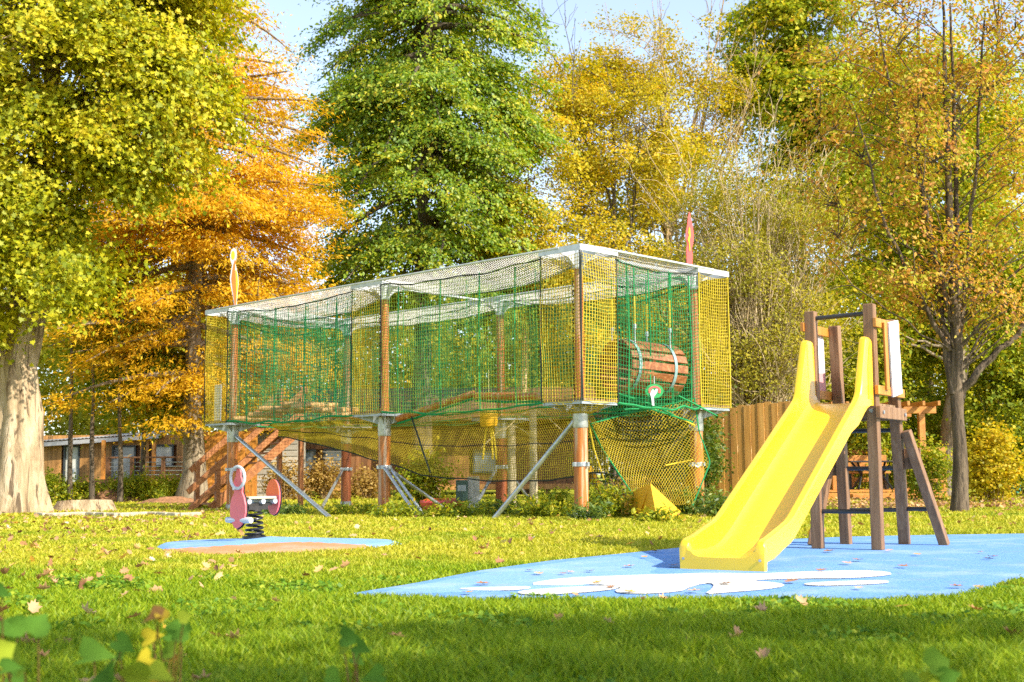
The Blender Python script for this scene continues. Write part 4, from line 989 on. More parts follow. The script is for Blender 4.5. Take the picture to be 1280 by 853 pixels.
db = MB(); db.prism([(-.03, .28), (-.035, .44), (-.06, .5), (-.03, .58), (-.045, .62), (-.025, .74), (-.005, .7), (.0, .56), (-.02, .5), (-.01, .3)], b1 + fr_ * .02, cX, Z3, .012); db.build('yellow_mark', MT['boardyellow'], o)
# short pale board on the far platform
mb = MB(); q = PC + u * .30 - v * .2; mb.beam(q + Z3 * (DZ + .05), q + Z3 * (DZ + .85) , .03, .26, side=v); mb.build('entry_board', MT['white'], rc_, bevel=.01)

# things that hang inside the course
q = at(611, 523, 23.6); hb = thing('hanging_barrel', 'yellow padded punching barrel hanging under the nets', 'punching bag', q.to_tuple())
mb = MB(); mb.tube([q - Z3 * .16, q - Z3 * .15, q - Z3 * .08, q + Z3 * .08, q + Z3 * .15, q + Z3 * .16], [.10, .145, .165, .165, .145, .10], 18); mb.build('bag', MT['mat_yellow'], hb, smooth=True)
mb = MB(); mb.tube([q + Z3 * .16, q + Z3 * .9], .008, 5); mb.build('rope', MT['trope'], hb)
mb = MB()
for s in (-.08, .05, .1): mb.tube([q - Z3 * .16 + cX * s * .5, q - Z3 * .4 + cX * s, q - Z3 * .75 + cX * s * 1.4], .018, 6)
mb.build('tassel', MT['ynet'], hb)
for px, py, hgt, rr2 in ((640, 560, 1.7, .09), (667, 545, 2.0, .085)):
    q = gr(px, 637); q.y = 25.0; q.x = at(px, 600, 25.0).x; q.z = 0
    pl = thing('pale_pole', 'pale peeled pole standing left of its twin under the course' if px < 650 else 'thin pale peeled pole with knotted ropes under the course', 'pole', q.to_tuple())
    mb = MB(); mb.tube([q, q + Z3 * hgt * .5, q + Z3 * hgt], [rr2, rr2 * .93, rr2 * .85], 12); mb.build('shaft', MT['greywood'], pl, smooth=True)
    mb = MB()
    for s in (1, -1): mb.tube([q + Z3 * hgt, q + Z3 * (hgt - .12) + cX * s * .25, q + Z3 * (hgt - .45) + cX * s * .6], .012, 5)
    mb.build('rope', MT['trope'], pl)
# yellow mat at the foot of the funnel
mt = thing('yellow_mat', 'bent yellow plastic landing mat at the foot of the funnel net', 'mat', gr(812, 650).to_tuple())
p = [gr(772, 645), gr(822, 652), gr(846, 648)]; top = at(813, 604, p[1].y + .5); lft = at(776, 620, p[0].y + .35); bk = at(852, 640, p[2].y + .5)
mb = MB(); mb.add([p[0], p[1], p[2], top, lft, bk, at(800, 640, p[1].y + 1.0)], [(0, 1, 3, 4), (1, 2, 3), (2, 5, 3), (4, 3, 6), (3, 5, 6), (0, 4, 6), (0, 6, 5, 2, 1)]); mb.build('sheet', MT['mat_yellow'], mt, bevel=.02)
# electric cabinet and red sandbox
q = gr(582, 638); q.y = 26.0; q = Vector((at(590, 620, 26).x, 26.0, 0))
cb = thing('power_cabinet', 'grey electric box fixed to a short pale concrete pillar', 'electric box', q.to_tuple())
mb = MB(); mb.box(q + Vector((.03, .08, .34)), (.24, .2, .72)); mb.build('pillar', MT['concrete'], cb, bevel=.01)
mb = MB(); mb.box(q + Vector((-.20, -.04, .42)), (.24, .16, .42)); o = mb.build('box', MT['darkgreenbox'], cb, bevel=.012)
mb = MB(); mb.box(q + Vector((-.20, -.124, .47)), (.17, .01, .12)); mb.build('panel', MT['grey'], o)
q = Vector((at(552, 630, 26.5).x, 26.5, 0)); sb = thing('red_sandbox', 'low round red plastic sandbox on the grass under the course', 'sandbox', q.to_tuple())
mb = MB(); mb.tube([q + Z3 * .0, q + Z3 * .18, q + Z3 * .22], [.36, .46, .44], 22); mb.build('shell', MT['red'], sb, smooth=True)
mb = MB(); mb.tube([q + Z3 * .222, q + Z3 * .26], [.40, .30], 20); mb.build('lid', MT['orangered'], sb, smooth=True)
# wooden stairs up to the far platform
s0 = Vector((-6.95, 28.7, 0)); s1 = Vector((-5.15, 30.3, DZ)); sdn = Vector((s1.x - s0.x, s1.y - s0.y, 0)).normalized(); sq = Vector((-sdn.y, sdn.x, 0))
ws = thing('wooden_stairs', 'reddish wooden stairs with plank handrails climbing to the far platform', 'stairs', s0.to_tuple())
for s in (-.42, .42):
    mb = MB(); mb.beam(s0 + sq * s + Z3 * .02, s1 + sq * s, .2, .05, side=Z3); mb.build('stringer', MT['stairwood'], ws, bevel=.006)
    for t, h_ in ((.06, .95), (.95, 1.0)):
        c = s0.lerp(s1, t) + sq * s * 1.12; mb = MB(); mb.beam(Vector((c.x, c.y, 0)), c + Z3 * h_, .1, .1, side=sdn); mb.build('newel', MT['stairwood'], ws, bevel=.006)
    for hh in (.45, .88):
        mb = MB(); mb.beam(s0.lerp(s1, -.25 if s < 0 else 0) + sq * s * 1.25 + Z3 * hh, s1 + sq * s * 1.25 + Z3 * hh, .13, .035, side=Z3); mb.build('handrail', MT['stairwood'], ws, bevel=.006)
for k in range(8):
    c = s0.lerp(s1, (k + .6) / 8.4); mb = MB(); mb.box(c, (.26, .80, .04), (sdn, sq, Z3)); mb.build('tread', MT['stairwood'], ws, bevel=.005)
# ------------------------------------------------------------------ trees
def X(px, d): return (px - 640) / F * d
def Zp(py, d): return .74 + (594 - py) / F * d
# big plane tree at the left edge: several fused stems, pale bark
d0 = 27.0; bx0 = X(20, d0)
ps = [([(-1.15, .3, -.1), (-1.1, .3, 1.4), (-1.25, .3, 3.4), (-1.7, .4, 6.5)], .36, .2)]
tree('plane_tree', 'huge pale barked plane tree with yellow green leaves at the left edge', (bx0, d0, 0), [(0, 0, -.05), (.05, 0, 2), (.15, .1, 5), (.5, .3, 12)], .53,
     [(-.3, -.8, 9.4, 4.2, 3.0, 4.4), (2.2, -.6, 9.8, 2.6, 2.4, 3.6), (-2.2, -1.0, 5.4, 2.3, 2.0, 1.8), (1.1, -1.0, 6.0, 1.9, 1.5, 1.7), (2.0, -.3, 12.5, 2.9, 2.6, 2.6), (.1, -1.7, 4.9, 1.7, .9, 1.0), (-.5, -1.5, 4.3, 1.6, .9, .8)],
     MT['plane_leaf'], MT['bark_plane'], ncl=2000, per=125, leaf=(.098, .10), spray=(.36, .24, .12), droop=.45, gap=-.02, limbs=56, twigs=200, seed=3, flare=1.45, stems=ps, sides=56, flutes=.15, nsc=.75, lobed=True)
# tall orange bald cypress behind it
d0 = 37.0
tree('bald_cypress', 'tall conical orange conifer behind the plane tree, trunk left of the stairs', (X(241, d0), d0, 0), [(0, 0, -.05), (.0, 0, 10), (.1, 0, 20.5)], .30,
     [(0, 0, 5, 1, 1, 1)], MT['cypress_leaf'], MT['bark_grey'], ncl=3000, per=62, leaf=(.13, .042), spray=(.42, .20, .06), droop=.22, limbs=4, twigs=300, seed=5, up=.12, flare=1.8, sides=14,
     boughs=(150, [(2.6, 2.6), (3.6, 3.7), (6.5, 4.5), (9, 4.4), (12, 3.3), (15, 2.3), (18, 1.2), (19.5, .4)], .16, .62, .10))
# green beech with layered drooping boughs
d0 = 44.0
tree('beech_tree', 'large green beech with drooping layered boughs behind the rope course', (X(527, d0), d0, 0), [(0, 0, -.05), (.0, 0, 8), (.3, 0, 23)], .40,
     [(0, 0, 5, 1, 1, 1)], MT['beech_leaf'], MT['bark_dark'], ncl=2900, per=70, leaf=(.135, .075), spray=(.46, .24, .07), droop=.55, limbs=4, twigs=300, seed=8,
     boughs=(120, [(6.4, 2.6), (7.6, 3.6), (9, 4.0), (11, 4.2), (13.5, 4.2), (16, 4.0), (18.5, 4.0), (21, 3.6), (23, 2.0)], .42, .62, .16))
d0 = 46.0
tree('maple_tree', 'bright yellow tree squeezed in right of the green beech', (X(652, d0), d0, 0), [(0, 0, -.05), (.1, 0, 6), (.3, 0, 12)], .2,
     [(.0, 0, 9.6, 2.0, 2.0, 2.8), (.6, -.3, 12.6, 1.5, 1.6, 2.4), (.6, -.3, 7.4, 1.8, 1.8, 1.7)],
     MT['yellow_leaf'], MT['bark_warm'], ncl=700, per=70, leaf=(.12, .08), spray=(.5, .28, .09), droop=.4, gap=-.12, limbs=36, twigs=120, seed=9)
# thin yellow trees in the middle with bare upright limbs against the sky
def upright(n_, z0, z1, spread, r0):
    def f(r, B, P, rr, C):
        out = []; t = np.linspace(0, 1, 10)[:, None]
        for i in range(n_):
            a = r.random() * 2 * PI; s = P[np.clip(int(len(P) * (.25 + .4 * r.random())), 0, len(P) - 1)]
            e = np.array([math.cos(a) * spread * (.4 + .8 * r.random()), math.sin(a) * spread * .7, z0 + (z1 - z0) * r.random()])
            mid = s * .45 + e * .55 + np.array([math.cos(a), math.sin(a), -.8]) * .4; p = (1 - t) ** 2 * s + 2 * t * (1 - t) * mid + t ** 2 * e
            p[1:] += np.cumsum(r.normal(0, .13, (9, 3)), 0); out.append(tubes(p[None] + B, (r0 * (1 - .88 * t[:, 0]) * (.6 + .6 * r.random()))[None], 6))
            for k in range(20):
                q = p[3 + r.integers(0, 6)]; e2 = q + np.array([r.normal(0, .7), r.normal(0, .6), .5 + r.random() * 1.3]); pp = q + (e2 - q) * np.linspace(0, 1, 5)[:, None] + r.normal(0, .05, (5, 3)); pp[0] = q
                out.append(tubes(pp[None] + B, np.linspace(r0 * .2, .007, 5)[None], 4))
        return join(out)
    return f
d0 = 50.0
tree('poplar_tree', 'thin yellow tree with sparse leaves rising behind the middle of the course', (X(765, d0), d0, 0), [(0, 0, -.05), (.2, 0, 9), (.2, 0, 16)], .20,
     [(-.6, 0, 9.4, 3.2, 2.6, 3.2), (.4, 0, 13.6, 3.2, 2.6, 3.0), (-1.0, 0, 6.2, 3, 2.6, 2.2), (-1.6, 0, 16.4, 2.0, 1.8, 2.0)],
     MT['yellow_leaf'], MT['bark_dark'], ncl=1300, per=46, leaf=(.125, .075), spray=(.42, .28, .12), droop=.3, gap=.0, limbs=70, twigs=300, seed=12, twigr=.016, extra=upright(7, 15, 21, 3.2, .05))
d0 = 58.0
tree('ash_tree', 'tall half bare tree with upright limbs against the sky', (X(842, d0), d0, 0), [(0, 0, -.05), (-.1, 0, 9), (.1, 0, 19)], .24,
     [(0, 0, 12.5, 4.2, 3, 3.8), (.6, 0, 16.6, 3.9, 2.8, 2.6), (.3, 0, 8, 3.9, 3, 2.6), (.2, 0, 19.8, 4.4, 2.4, 2.6), (-2.6, 0, 18.4, 2.4, 2, 2.6)],
     MT['yellow_leaf'], MT['bark_warm'], ncl=1300, per=50, leaf=(.13, .08), spray=(.45, .3, .15), droop=.2, gap=.05, limbs=60, twigs=260, seed=14, twigr=.018, extra=upright(16, 18.5, 25, 5.4, .085))
d0 = 60.0
tree('lime_tree', 'green and yellow leafy tree reaching the top right of the sky', (X(1003, d0), d0, 0), [(0, 0, -.05), (.1, 0, 11), (.3, 0, 25)], .34,
     [(.0, 0, 22.4, 3.2, 2.6, 2.8), (.3, 0, 18.4, 3.5, 2.8, 2.8), (2.2, 0, 15.6, 3.2, 2.6, 3.0), (.4, 0, 13.2, 3.3, 2.6, 2.3), (-1.4, 0, 20, 2.2, 2, 1.6)],
     MT['lime_leaf'], MT['bark_dark'], ncl=1300, per=60, leaf=(.19, .16), spray=(.55, .36, .13), droop=.4, gap=.06, limbs=60, twigs=200, seed=16, nsc=.6, lobed=True)
d0 = 64.0
tree('linden_tree', 'broad yellow green tree far behind the dark forked tree', (X(1160, d0), d0, 0), [(0, 0, -.05), (.1, 0, 9), (.3, 0, 24)], .34,
     [(.0, 0, 20.0, 4.6, 2.6, 4.0), (-.6, 0, 13.0, 4.8, 2.8, 3.6), (3.0, 0, 15.6, 3.6, 2.6, 4.0)],
     MT['yellow_leaf'], MT['bark_dark'], ncl=1000, per=52, leaf=(.19, .13), spray=(.6, .4, .15), droop=.4, gap=.0, limbs=50, twigs=100, seed=17, nsc=.5)
# twiggy half-bare shrub tree between course and slide
def twiggy(n_, h0, h1, spread, r0=.03):
    def f(r, B, P, rr, C):
        t = np.linspace(0, 1, 9)[:, None]; A_l, Rl, T2, R2 = [], [], [], []
        for i in range(n_):
            a = r.random() * 2 * PI; s = np.array([r.normal(0, .3), r.normal(0, .3), .2 + r.random() * 1.5]); e = np.array([math.cos(a) * spread * (.3 + .8 * r.random()), math.sin(a) * spread * (.3 + .7 * r.random()), h0 + (h1 - h0) * r.random()])
            mid = np.array([s[0] * .5 + e[0] * .3, s[1] * .5 + e[1] * .3, e[2] * .75]); p = (1 - t) ** 2 * s + 2 * t * (1 - t) * mid + t ** 2 * e
            p[1:] += r.normal(0, .05, (8, 3)); A_l.append(p); Rl.append(np.linspace(r0, .007, 9))
            for k in range(12):
                q = p[2 + r.integers(0, 7)]; dv = (e - s); dv /= np.linalg.norm(dv); e2 = q + dv * (.4 + .7 * r.random()) + r.normal(0, .4, 3) - np.array([0, 0, .25 * r.random()])
                pp = q + (e2 - q) * np.linspace(0, 1, 5)[:, None]; pp[1:] += r.normal(0, .04, (4, 3)); T2.append(pp); R2.append(np.linspace(.011, .005, 5))
        return join([tubes(np.array(A_l) + B, np.array(Rl), 5), tubes(np.array(T2) + B, np.array(R2), 3)])
    return f
d0 = 33.0
tree('hazel_tree', 'half bare twiggy brown hazel thicket between the course and the slide', (X(950, d0), d0, 0), [(0, 0, -.05), (.1, 0, 2.5), (.0, 0, 5)], .12,
     [(-.2, 0, 6.8, 2.6, 2.2, 2.4), (-.3, 0, 4.4, 2.7, 2.2, 2.2)],
     MT['olive_leaf'], MT['bark_pale'], ncl=1100, per=50, leaf=(.07, .045), spray=(.35, .25, .14), droop=.2, gap=-.1, limbs=20, twigs=0, seed=18, extra=twiggy(130, 3, 9.4, 2.7))
# autumn tree at the right with forked dark trunk
d0 = gr(1199, 641).y; bx1 = gr(1199, 641).x
fork = [([(.02, 0, 1.9), (.45, -.1, 2.55), (1.05, -.1, 3.1), (1.9, 0, 3.9)], .085, .03), ([(0, 0, 2.1), (-.12, .1, 3.6), (-.30, .2, 5.4), (-.42, .2, 7.5)], .085, .025), ([(.02, 0, 2.1), (.14, 0, 3.8), (.24, .1, 6), (.28, .1, 9.4)], .08, .02),
        ([(.0, 0, 2.3), (.3, 0, 4.2), (.62, .1, 6.2), (.9, 0, 9.2)], .055, .016), ([(-.05, 0, 2.9), (-.6, -.1, 3.9), (-1.2, -.2, 5.2), (-1.6, -.2, 7.2)], .05, .014), ([(.0, 0, 3.4), (-.3, 0, 5.2), (-.9, 0, 7.6), (-1.2, 0, 9.6)], .045, .012)]
tree('oak_tree', 'dark forked tree with thinning rust and yellow leaves right of the slide', (bx1, d0, 0), [(0, 0, -.05), (.03, 0, 1.2), (.05, 0, 2.4), (.1, 0, 9.5)], .135,
     [(-.3, 0, 7.4, 2.4, 1.8, 2.6), (-1.1, -.1, 4.7, 1.5, 1.3, 1.3), (1.3, 0, 5.2, 1.5, 1.4, 1.9), (.5, 0, 9.2, 2.6, 1.8, 1.9), (.2, 0, 3.9, 1.6, 1.2, .9), (-1.5, 0, 7.2, 1.5, 1.3, 2.4)],
     MT['rust_leaf'], MT['bark_oak'], ncl=1250, per=23, leaf=(.078, .048), spray=(.26, .17, .08), droop=.5, gap=.06, limbs=80, twigs=520, seed=21, stems=fork, twigr=.009, flare=1.3, limbr=.2, up=.9, nsc=1.0)
d0 = 36.0
tree('leaning_tree', 'thick grey trunk leaning right just behind the dark forked tree', (X(1176, d0), d0, 0), [(0, 0, -.05), (.25, 0, 1.6), (.6, 0, 4), (.9, 0, 12)], .34,
     [(.6, .3, 8.2, 3.0, 2.2, 3.0), (-.8, .6, 5.6, 2.4, 1.8, 1.7), (2.2, .6, 5.2, 2.0, 1.8, 1.8), (.8, .6, 11.4, 2.8, 2.2, 2.0)],
     MT['lime_leaf'], MT['bark_grey'], ncl=1200, per=62, leaf=(.11, .075), spray=(.42, .28, .12), droop=.35, gap=-.06, limbs=46, twigs=150, seed=23, flare=1.35)
d0 = 38.0
tree('young_maple', 'low spreading green and orange tree in front of the timber cabin', (X(176, d0), d0, 0), [(0, 0, -.05), (.1, 0, 2), (.0, 0, 4.8)], .10,
     [(-.2, -.3, 3.8, 1.9, 1.4, .9), (.6, -.3, 2.9, 1.3, 1.1, .6), (-.9, 0, 4.8, 1.4, 1.2, .8)],
     MT['bush_leaf'], MT['bark_dark'], ncl=300, per=44, leaf=(.13, .09), spray=(.42, .28, .1), droop=.35, gap=-.1, limbs=30, twigs=80, seed=25)
# slim dark stems in front of the cabin
for px, lab, hh, sd_ in ((90, 'slim dark trunk standing before the white cabin door', 6.5, 31), (152, 'slim dark trunk standing before the cabin porch window', 5.0, 32), (117, 'thin mossy trunk standing left of the cabin porch', 5.5, 33)):
    d0 = 36.0
    tree('sapling', lab, (X(px, d0), d0, 0), [(0, 0, -.05), (-.06, 0, hh * .5), (-.1, 0, hh)], .085, [(0, 0, hh + .3, 1.3, 1.2, 1.0)],
         MT['bush_leaf'], MT['bark_dark'], ncl=70, per=36, leaf=(.12, .08), spray=(.4, .3, .12), limbs=10, twigs=20, seed=sd_, flare=1.2)
# trees outside the frame on the sunny side whose shade falls on the near grass
SHZ = 5.0; kx, ky = math.sin(SUN_AZ) / math.tan(SUN_EL), -math.cos(SUN_AZ) / math.tan(SUN_EL); tb_ = (5.6, .4)
def shade(gx, gy, rx, ry, z=SHZ): return (gx + kx * z - tb_[0], gy - ky * z - tb_[1], z, rx, ry, .55)
tree('birch_tree', 'leafy tree outside the frame shading the near grass', (*tb_, 0), [(0, 0, -.05), (-.1, .1, 3), (.0, .3, 6.2)], .16,
     [shade(-2.3, 5.7, 1.0, .85), shade(-1.1, 6.2, .9, .75, 5.3), shade(.2, 5.9, 1.0, .8, 4.8), shade(1.5, 6.1, .9, .75, 5.2), shade(2.7, 5.4, .9, .8), shade(-1.3, 4.5, 1.0, .8, 5.1), shade(.1, 4.5, 1.0, .8), shade(1.5, 4.5, .9, .7, 5.2), shade(-1.4, 3.1, .9, .7), shade(-.2, 3.2, .9, .7)],
     MT['lime_leaf'], MT['bark_grey'], ncl=280, per=36, leaf=(.11, .08), spray=(.28, .22, .1), gap=.06, shell=.1, limbs=50, twigs=80, seed=41, nsc=.9)
tree('cherry_tree', 'leafy tree outside the frame at the right beyond the blue pad', (15.2, 15.6, 0), [(0, 0, -.05), (.0, .1, 2.5), (.2, .1, 5.5)], .16,
     [(0, 0, 4.6, 1.6, 1.2, 1.0), (-1.2, .6, 4.3, 1.1, .9, .6)],
     MT['rust_leaf'], MT['bark_grey'], ncl=150, per=36, leaf=(.11, .08), spray=(.36, .26, .1), gap=0, limbs=24, twigs=40, seed=43)

# ------------------------------------------------------------------ shrubs, hedges, weeds
def sh(name, lab, px, d, w_, h_, m, n, leaf, seed, dep=None, z0=None, grp=None, **k):
    dep = dep or w_; return shrub(name, lab, (X(px, d), d, 0), [(0, 0, (z0 or h_ * .5), w_, dep, h_ * .55)], MT[m], n, leaf, seed, grp, **k)
sh('evergreen_hedge', 'dark green ivy covered hedge behind the funnel net', 812, 27.5, 1.45, 3.4, 'hedge_leaf', 26000, (.075, .055), 51, 1.0)
sh('ivy_bush', 'dark leafy bush growing against the left end of the board fence', 872, 28.6, .45, 1.9, 'hedge_leaf', 8000, (.075, .055), 52, .6)
sh('laurel_bush', 'green and yellow bush behind the ladder of the slide', 1055, 36.5, 1.8, 4.6, 'bush_leaf', 20000, (.10, .07), 53, 1.4)
sh('hornbeam_bush', 'tall yellow green bush behind the pergola roof', 1120, 38, 2.4, 5.6, 'bush_leaf', 24000, (.11, .08), 54, 1.6)
sh('forsythia_bush', 'bright yellow bush right of the dark forked trunk', 1237, 29, .65, 1.55, 'yellow_leaf', 5200, (.085, .06), 55, .6)
sh('viburnum_bush', 'tall green bush at the right edge of the lawn', 1275, 36, 2.0, 4.4, 'bush_leaf', 20000, (.11, .08), 56, 1.4)
sh('dogwood_bush', 'yellow leafed bush in front of the terrace railing', 1152, 30.5, .55, 1.4, 'bush_leaf', 3600, (.08, .055), 57, .5)
sh('fern_clump', 'yellow green fern clump below the cabin porch', 184, 37, .75, .62, 'bush_leaf', 4200, (.12, .04), 58, .5)
sh('fern_clump', 'bushy fern clump right of the cabin porch steps', 157, 37.4, .5, .55, 'bush_leaf', 3200, (.12, .04), 59, .5)
sh('fern_clump', 'dense green shrub beside the plane tree roots', 72, 36, .7, .7, 'bush_leaf', 4200, (.10, .06), 60, .5)
sh('fern_clump', 'low green shrub under the white cabin door', 108, 37, .6, .5, 'bush_leaf', 3000, (.10, .05), 61, .5)
sh('fern_clump', 'leafy shrub at the foot of the orange conifer trunk', 216, 39, .6, .6, 'bush_leaf', 3600, (.10, .05), 62, .5)
sh('hydrangea_bush', 'dry brown flower bush behind the spring rider', 357, 38, .6, 1.0, 'brown_weed', 2400, (.085, .06), 63, .5)
sh('hydrangea_bush', 'dry brown flower bush left of the second red post', 408, 38.5, .7, 1.05, 'brown_weed', 2600, (.085, .06), 64, .5)
sh('hydrangea_bush', 'dry brown flower bush right of the middle post', 462, 39, .6, .8, 'brown_weed', 1800, (.085, .06), 65, .5)
sh('leafy_bush', 'light green bush behind the three slanting braces', 532, 27.2, .5, 1.1, 'bush_leaf', 2600, (.085, .06), 66, .4)
# tall weeds along the foot of the course
def weeds(name, lab, px, py, w_, h_, n, m, seed, grp=None):
    r = np.random.default_rng(seed); b = gr(px, py); b.z = 0; root = thing(name, lab, 'weeds', b.to_tuple(), grp); B = np.array(b); t = np.linspace(0, 1, 5)[:, None]
    LP = []; 
    for i in range(n):
        s = np.array([r.normal(0, w_ * .5), r.normal(0, w_ * .35), -.01]); e = s + np.array([r.normal(0, .12), r.normal(0, .12), h_ * (.4 + .7 * r.random())]); LP.append(s + (e - s) * t + np.array([0, 0, .0]) + r.normal(0, .012, (5, 3)))
    LP = np.array(LP); LP[:, 0, 2] = -.01
    np_mesh('stem', *tubes(LP + B, np.linspace(.006, .002, 5)[None], 3), MT['bush_leaf'] if m != 'brown_weed' else MT['brown_weed'], root)
    k = 16; C = LP[:, 1:].reshape(-1, 3); C = C[r.integers(0, len(C), n * k)] + r.normal(0, .045, (n * k, 3)); C[:, 2] = np.maximum(C[:, 2], .02)
    sz = .6 + .8 * r.random(n * k)
    V_, Q = leaf_quads(C + B, r.normal(0, .6, (n * k, 3)) + np.array([0, -.2, .7]), r.normal(size=(n * k, 3)) + np.array([0, 0, .4]), .085 * sz, .03 * sz, None, None)
    np_mesh('foliage', V_, Q, MT[m], root, {'rnd': r.random(n * k), 'clu': r.random(n * k)}); return root
W = [(758, 648, .42, .55, 90, 'bush_leaf', 'weedy tuft right of the near post foot'), (783, 640, .40, .62, 80, 'brown_weed', 'dry flowering weeds left of the yellow mat'), (822, 655, .22, .20, 30, 'bush_leaf', 'small weed in front of the yellow mat'),
     (872, 645, .40, .45, 80, 'hedge_leaf', 'green weeds at the foot of the padded right brace'), (905, 648, .35, .4, 70, 'hedge_leaf', 'green weeds between padded brace and slide'), (697, 646, .45, .42, 90, 'bush_leaf', 'broad weeds left of the near post foot'),
     (668, 648, .40, .30, 60, 'bush_leaf', 'low weeds by the crossing braces'), (572, 648, .5, .25, 60, 'bush_leaf', 'low weeds in front of the power cabinet'), (500, 648, .5, .24, 60, 'bush_leaf', 'low weeds at the foot of the three braces'),
     (625, 645, .5, .26, 60, 'hedge_leaf', 'low green weeds between the two rear braces'), (440, 645, .5, .2, 50, 'bush_leaf', 'low weeds before the second red post'), (355, 645, .6, .2, 60, 'hedge_leaf', 'low weeds right of the spring rider'), (738, 652, .2, .3, 30, 'hedge_leaf', 'small weed at the foot of the near post')]
for i, (px, py, w_, h_, n, m, lab) in enumerate(W): weeds('weed_clump', lab, px, py, w_, h_, n, m, 100 + i)
# out-of-focus leafy stems close to the camera
def seedling(lab, px, py, d, stems, seed, ls=.055):
    r = np.random.default_rng(seed); q = at(px, py, d); b = Vector((q.x, d, 0)); root = thing('ground_ivy', lab, 'plant', b.to_tuple()); B = np.array(b); V_, Q_, rn = [], [], []
    LP = []
    for (sx, sy, sc, col) in stems:
        e = np.array(at(sx, sy, d + r.normal(0, .1))) - B; t = np.linspace(0, 1, 6)[:, None]; s = np.array([r.normal(0, .03), r.normal(0, .03), -.01]); mid = (s + e) / 2 + np.array([r.normal(0, .02), .0, .05])
        LP.append((1 - t) ** 2 * s + 2 * t * (1 - t) * mid + t ** 2 * e)
        nrm = np.array([r.normal(0, .35), -1, .55 + r.normal(0, .3)]); nrm /= np.linalg.norm(nrm); ax = np.cross(nrm, [0, 0, 1.]) * r.choice([-1, 1]) + r.normal(0, .3, 3); ax -= nrm * ax.dot(nrm); ax /= np.linalg.norm(ax); sd_ = np.cross(nrm, ax)
        out = [(-.34, 0), (-.52, .20), (-.34, .47), (.02, .44), (.30, .22), (.62, 0), (.30, -.22), (.02, -.44), (-.34, -.47), (-.52, -.20)]; out = [(p_ + r.normal(0, .035), q_ * (1 + r.normal(0, .08))) for p_, q_ in out]
        k = len(V_); V_.append(e + B + nrm * .004); base_ = len(V_) - 1
        for a, c in out: V_.append(e + B + (ax * a + sd_ * c) * ls * sc + nrm * (.022 * abs(c) * 2 - .016 * max(0, a)) * sc)
        for i in range(10): Q_.append((base_, base_ + 1 + i, base_ + 1 + (i + 1) % 10)); rn.append(col)
    np_mesh('stem', *tubes(np.array(LP) + B, np.linspace(.0032, .0018, 6)[None], 5), MT['brown_weed'], root)
    np_mesh('foliage', np.array(V_), np.array(Q_), MT['ivy_leaf'], root, {'rnd': rn, 'clu': rn})
seedling('leafy ivy stems at the left edge of the near grass', 20, 850, 3.0, [(6, 786, 1.1, .2), (24, 782, 1.0, .25), (47, 783, 1.25, .3), (2, 815, 1.2, .8), (12, 822, 1.0, .7), (12, 836, .8, .2), (30, 832, .8, .6), (2, 742, .7, .1), (22, 848, .9, .3)], 201)
seedling('leafy ivy stems with a dark dead leaf near the left corner', 150, 850, 3.0, [(118, 822, 1.5, .5), (136, 846, 1.6, .35), (154, 806, .9, .2), (172, 846, 1.5, .75), (190, 848, 1.2, .95), (150, 820, .6, .5), (180, 828, .9, .9), (200, 845, 1.0, .8)], 202)
seedling('ivy stem with a browned top leaf in the near grass', 205, 850, 3.2, [(193, 773, 1.0, .99), (201, 769, .7, .95), (222, 786, 1.0, .3), (228, 790, 1.1, .35), (190, 797, .9, .9), (214, 800, .8, .2), (212, 816, .9, .6), (230, 772, .7, .8)], 203)
seedling('small ivy stem left of the middle of the near grass', 440, 850, 3.4, [(437, 798, 1.0, .2), (452, 810, .9, .3), (430, 812, .6, .7), (446, 826, .8, .4), (468, 846, 1.0, .3), (415, 848, 1.0, .4)], 204)
seedling('single pale ivy stem in the near grass at the right', 1170, 850, 3.4, [(1172, 830, 1.4, .55), (1186, 846, 1.0, .3), (1140, 850, .9, .6), (1160, 852, .8, .8)], 205)

# ------------------------------------------------------------------ woods far behind
def woods():
    r = np.random.default_rng(77); C = []; D = []; nz = []
    for k in range(1250):
        d = 58 + 26 * r.random(); x = (r.random() * 2 - 1) * .50 * d; 
        hmax = 11.5 + 3.5 * mnoise.noise((x * .09, d * .02, 4)) ; z = r.random() ** .9 * hmax
        n = 250; rad = np.array([2.0, 1.4, 1.3]) * (.7 + .6 * r.random()); q = r.normal(size=(n, 3)); q /= np.linalg.norm(q, axis=1, keepdims=True); q2 = q * (.35 + .65 * r.random((n, 1)))
        C.append(np.array([x, d, max(z, .6)]) + q2 * rad); D.append(q); nz.append(np.full(n, np.clip(.5 + .32 * mnoise.noise((x * .12, d * .1, z * .12)) * 2 + r.normal(0, .12), 0, 1)))
    C, D, nz = map(np.concatenate, (C, D, nz)); C[:, 2] = np.maximum(C[:, 2], .1); n = len(C); sz = .6 + .8 * r.random(n)
    V_, Q = leaf_quads(C, D * .5 + r.normal(0, .6, (n, 3)) + np.array([0, 0, .4]), r.normal(size=(n, 3)), .25 * sz, .17 * sz, None, None)
    o = np_mesh('woods', V_, Q, MT['forest_leaf'], None, {'rnd': r.random(n), 'clu': nz}); tag(o, 'autumn woods of green, yellow and orange leaves closing the view far behind', 'woods', kind='stuff')
woods()
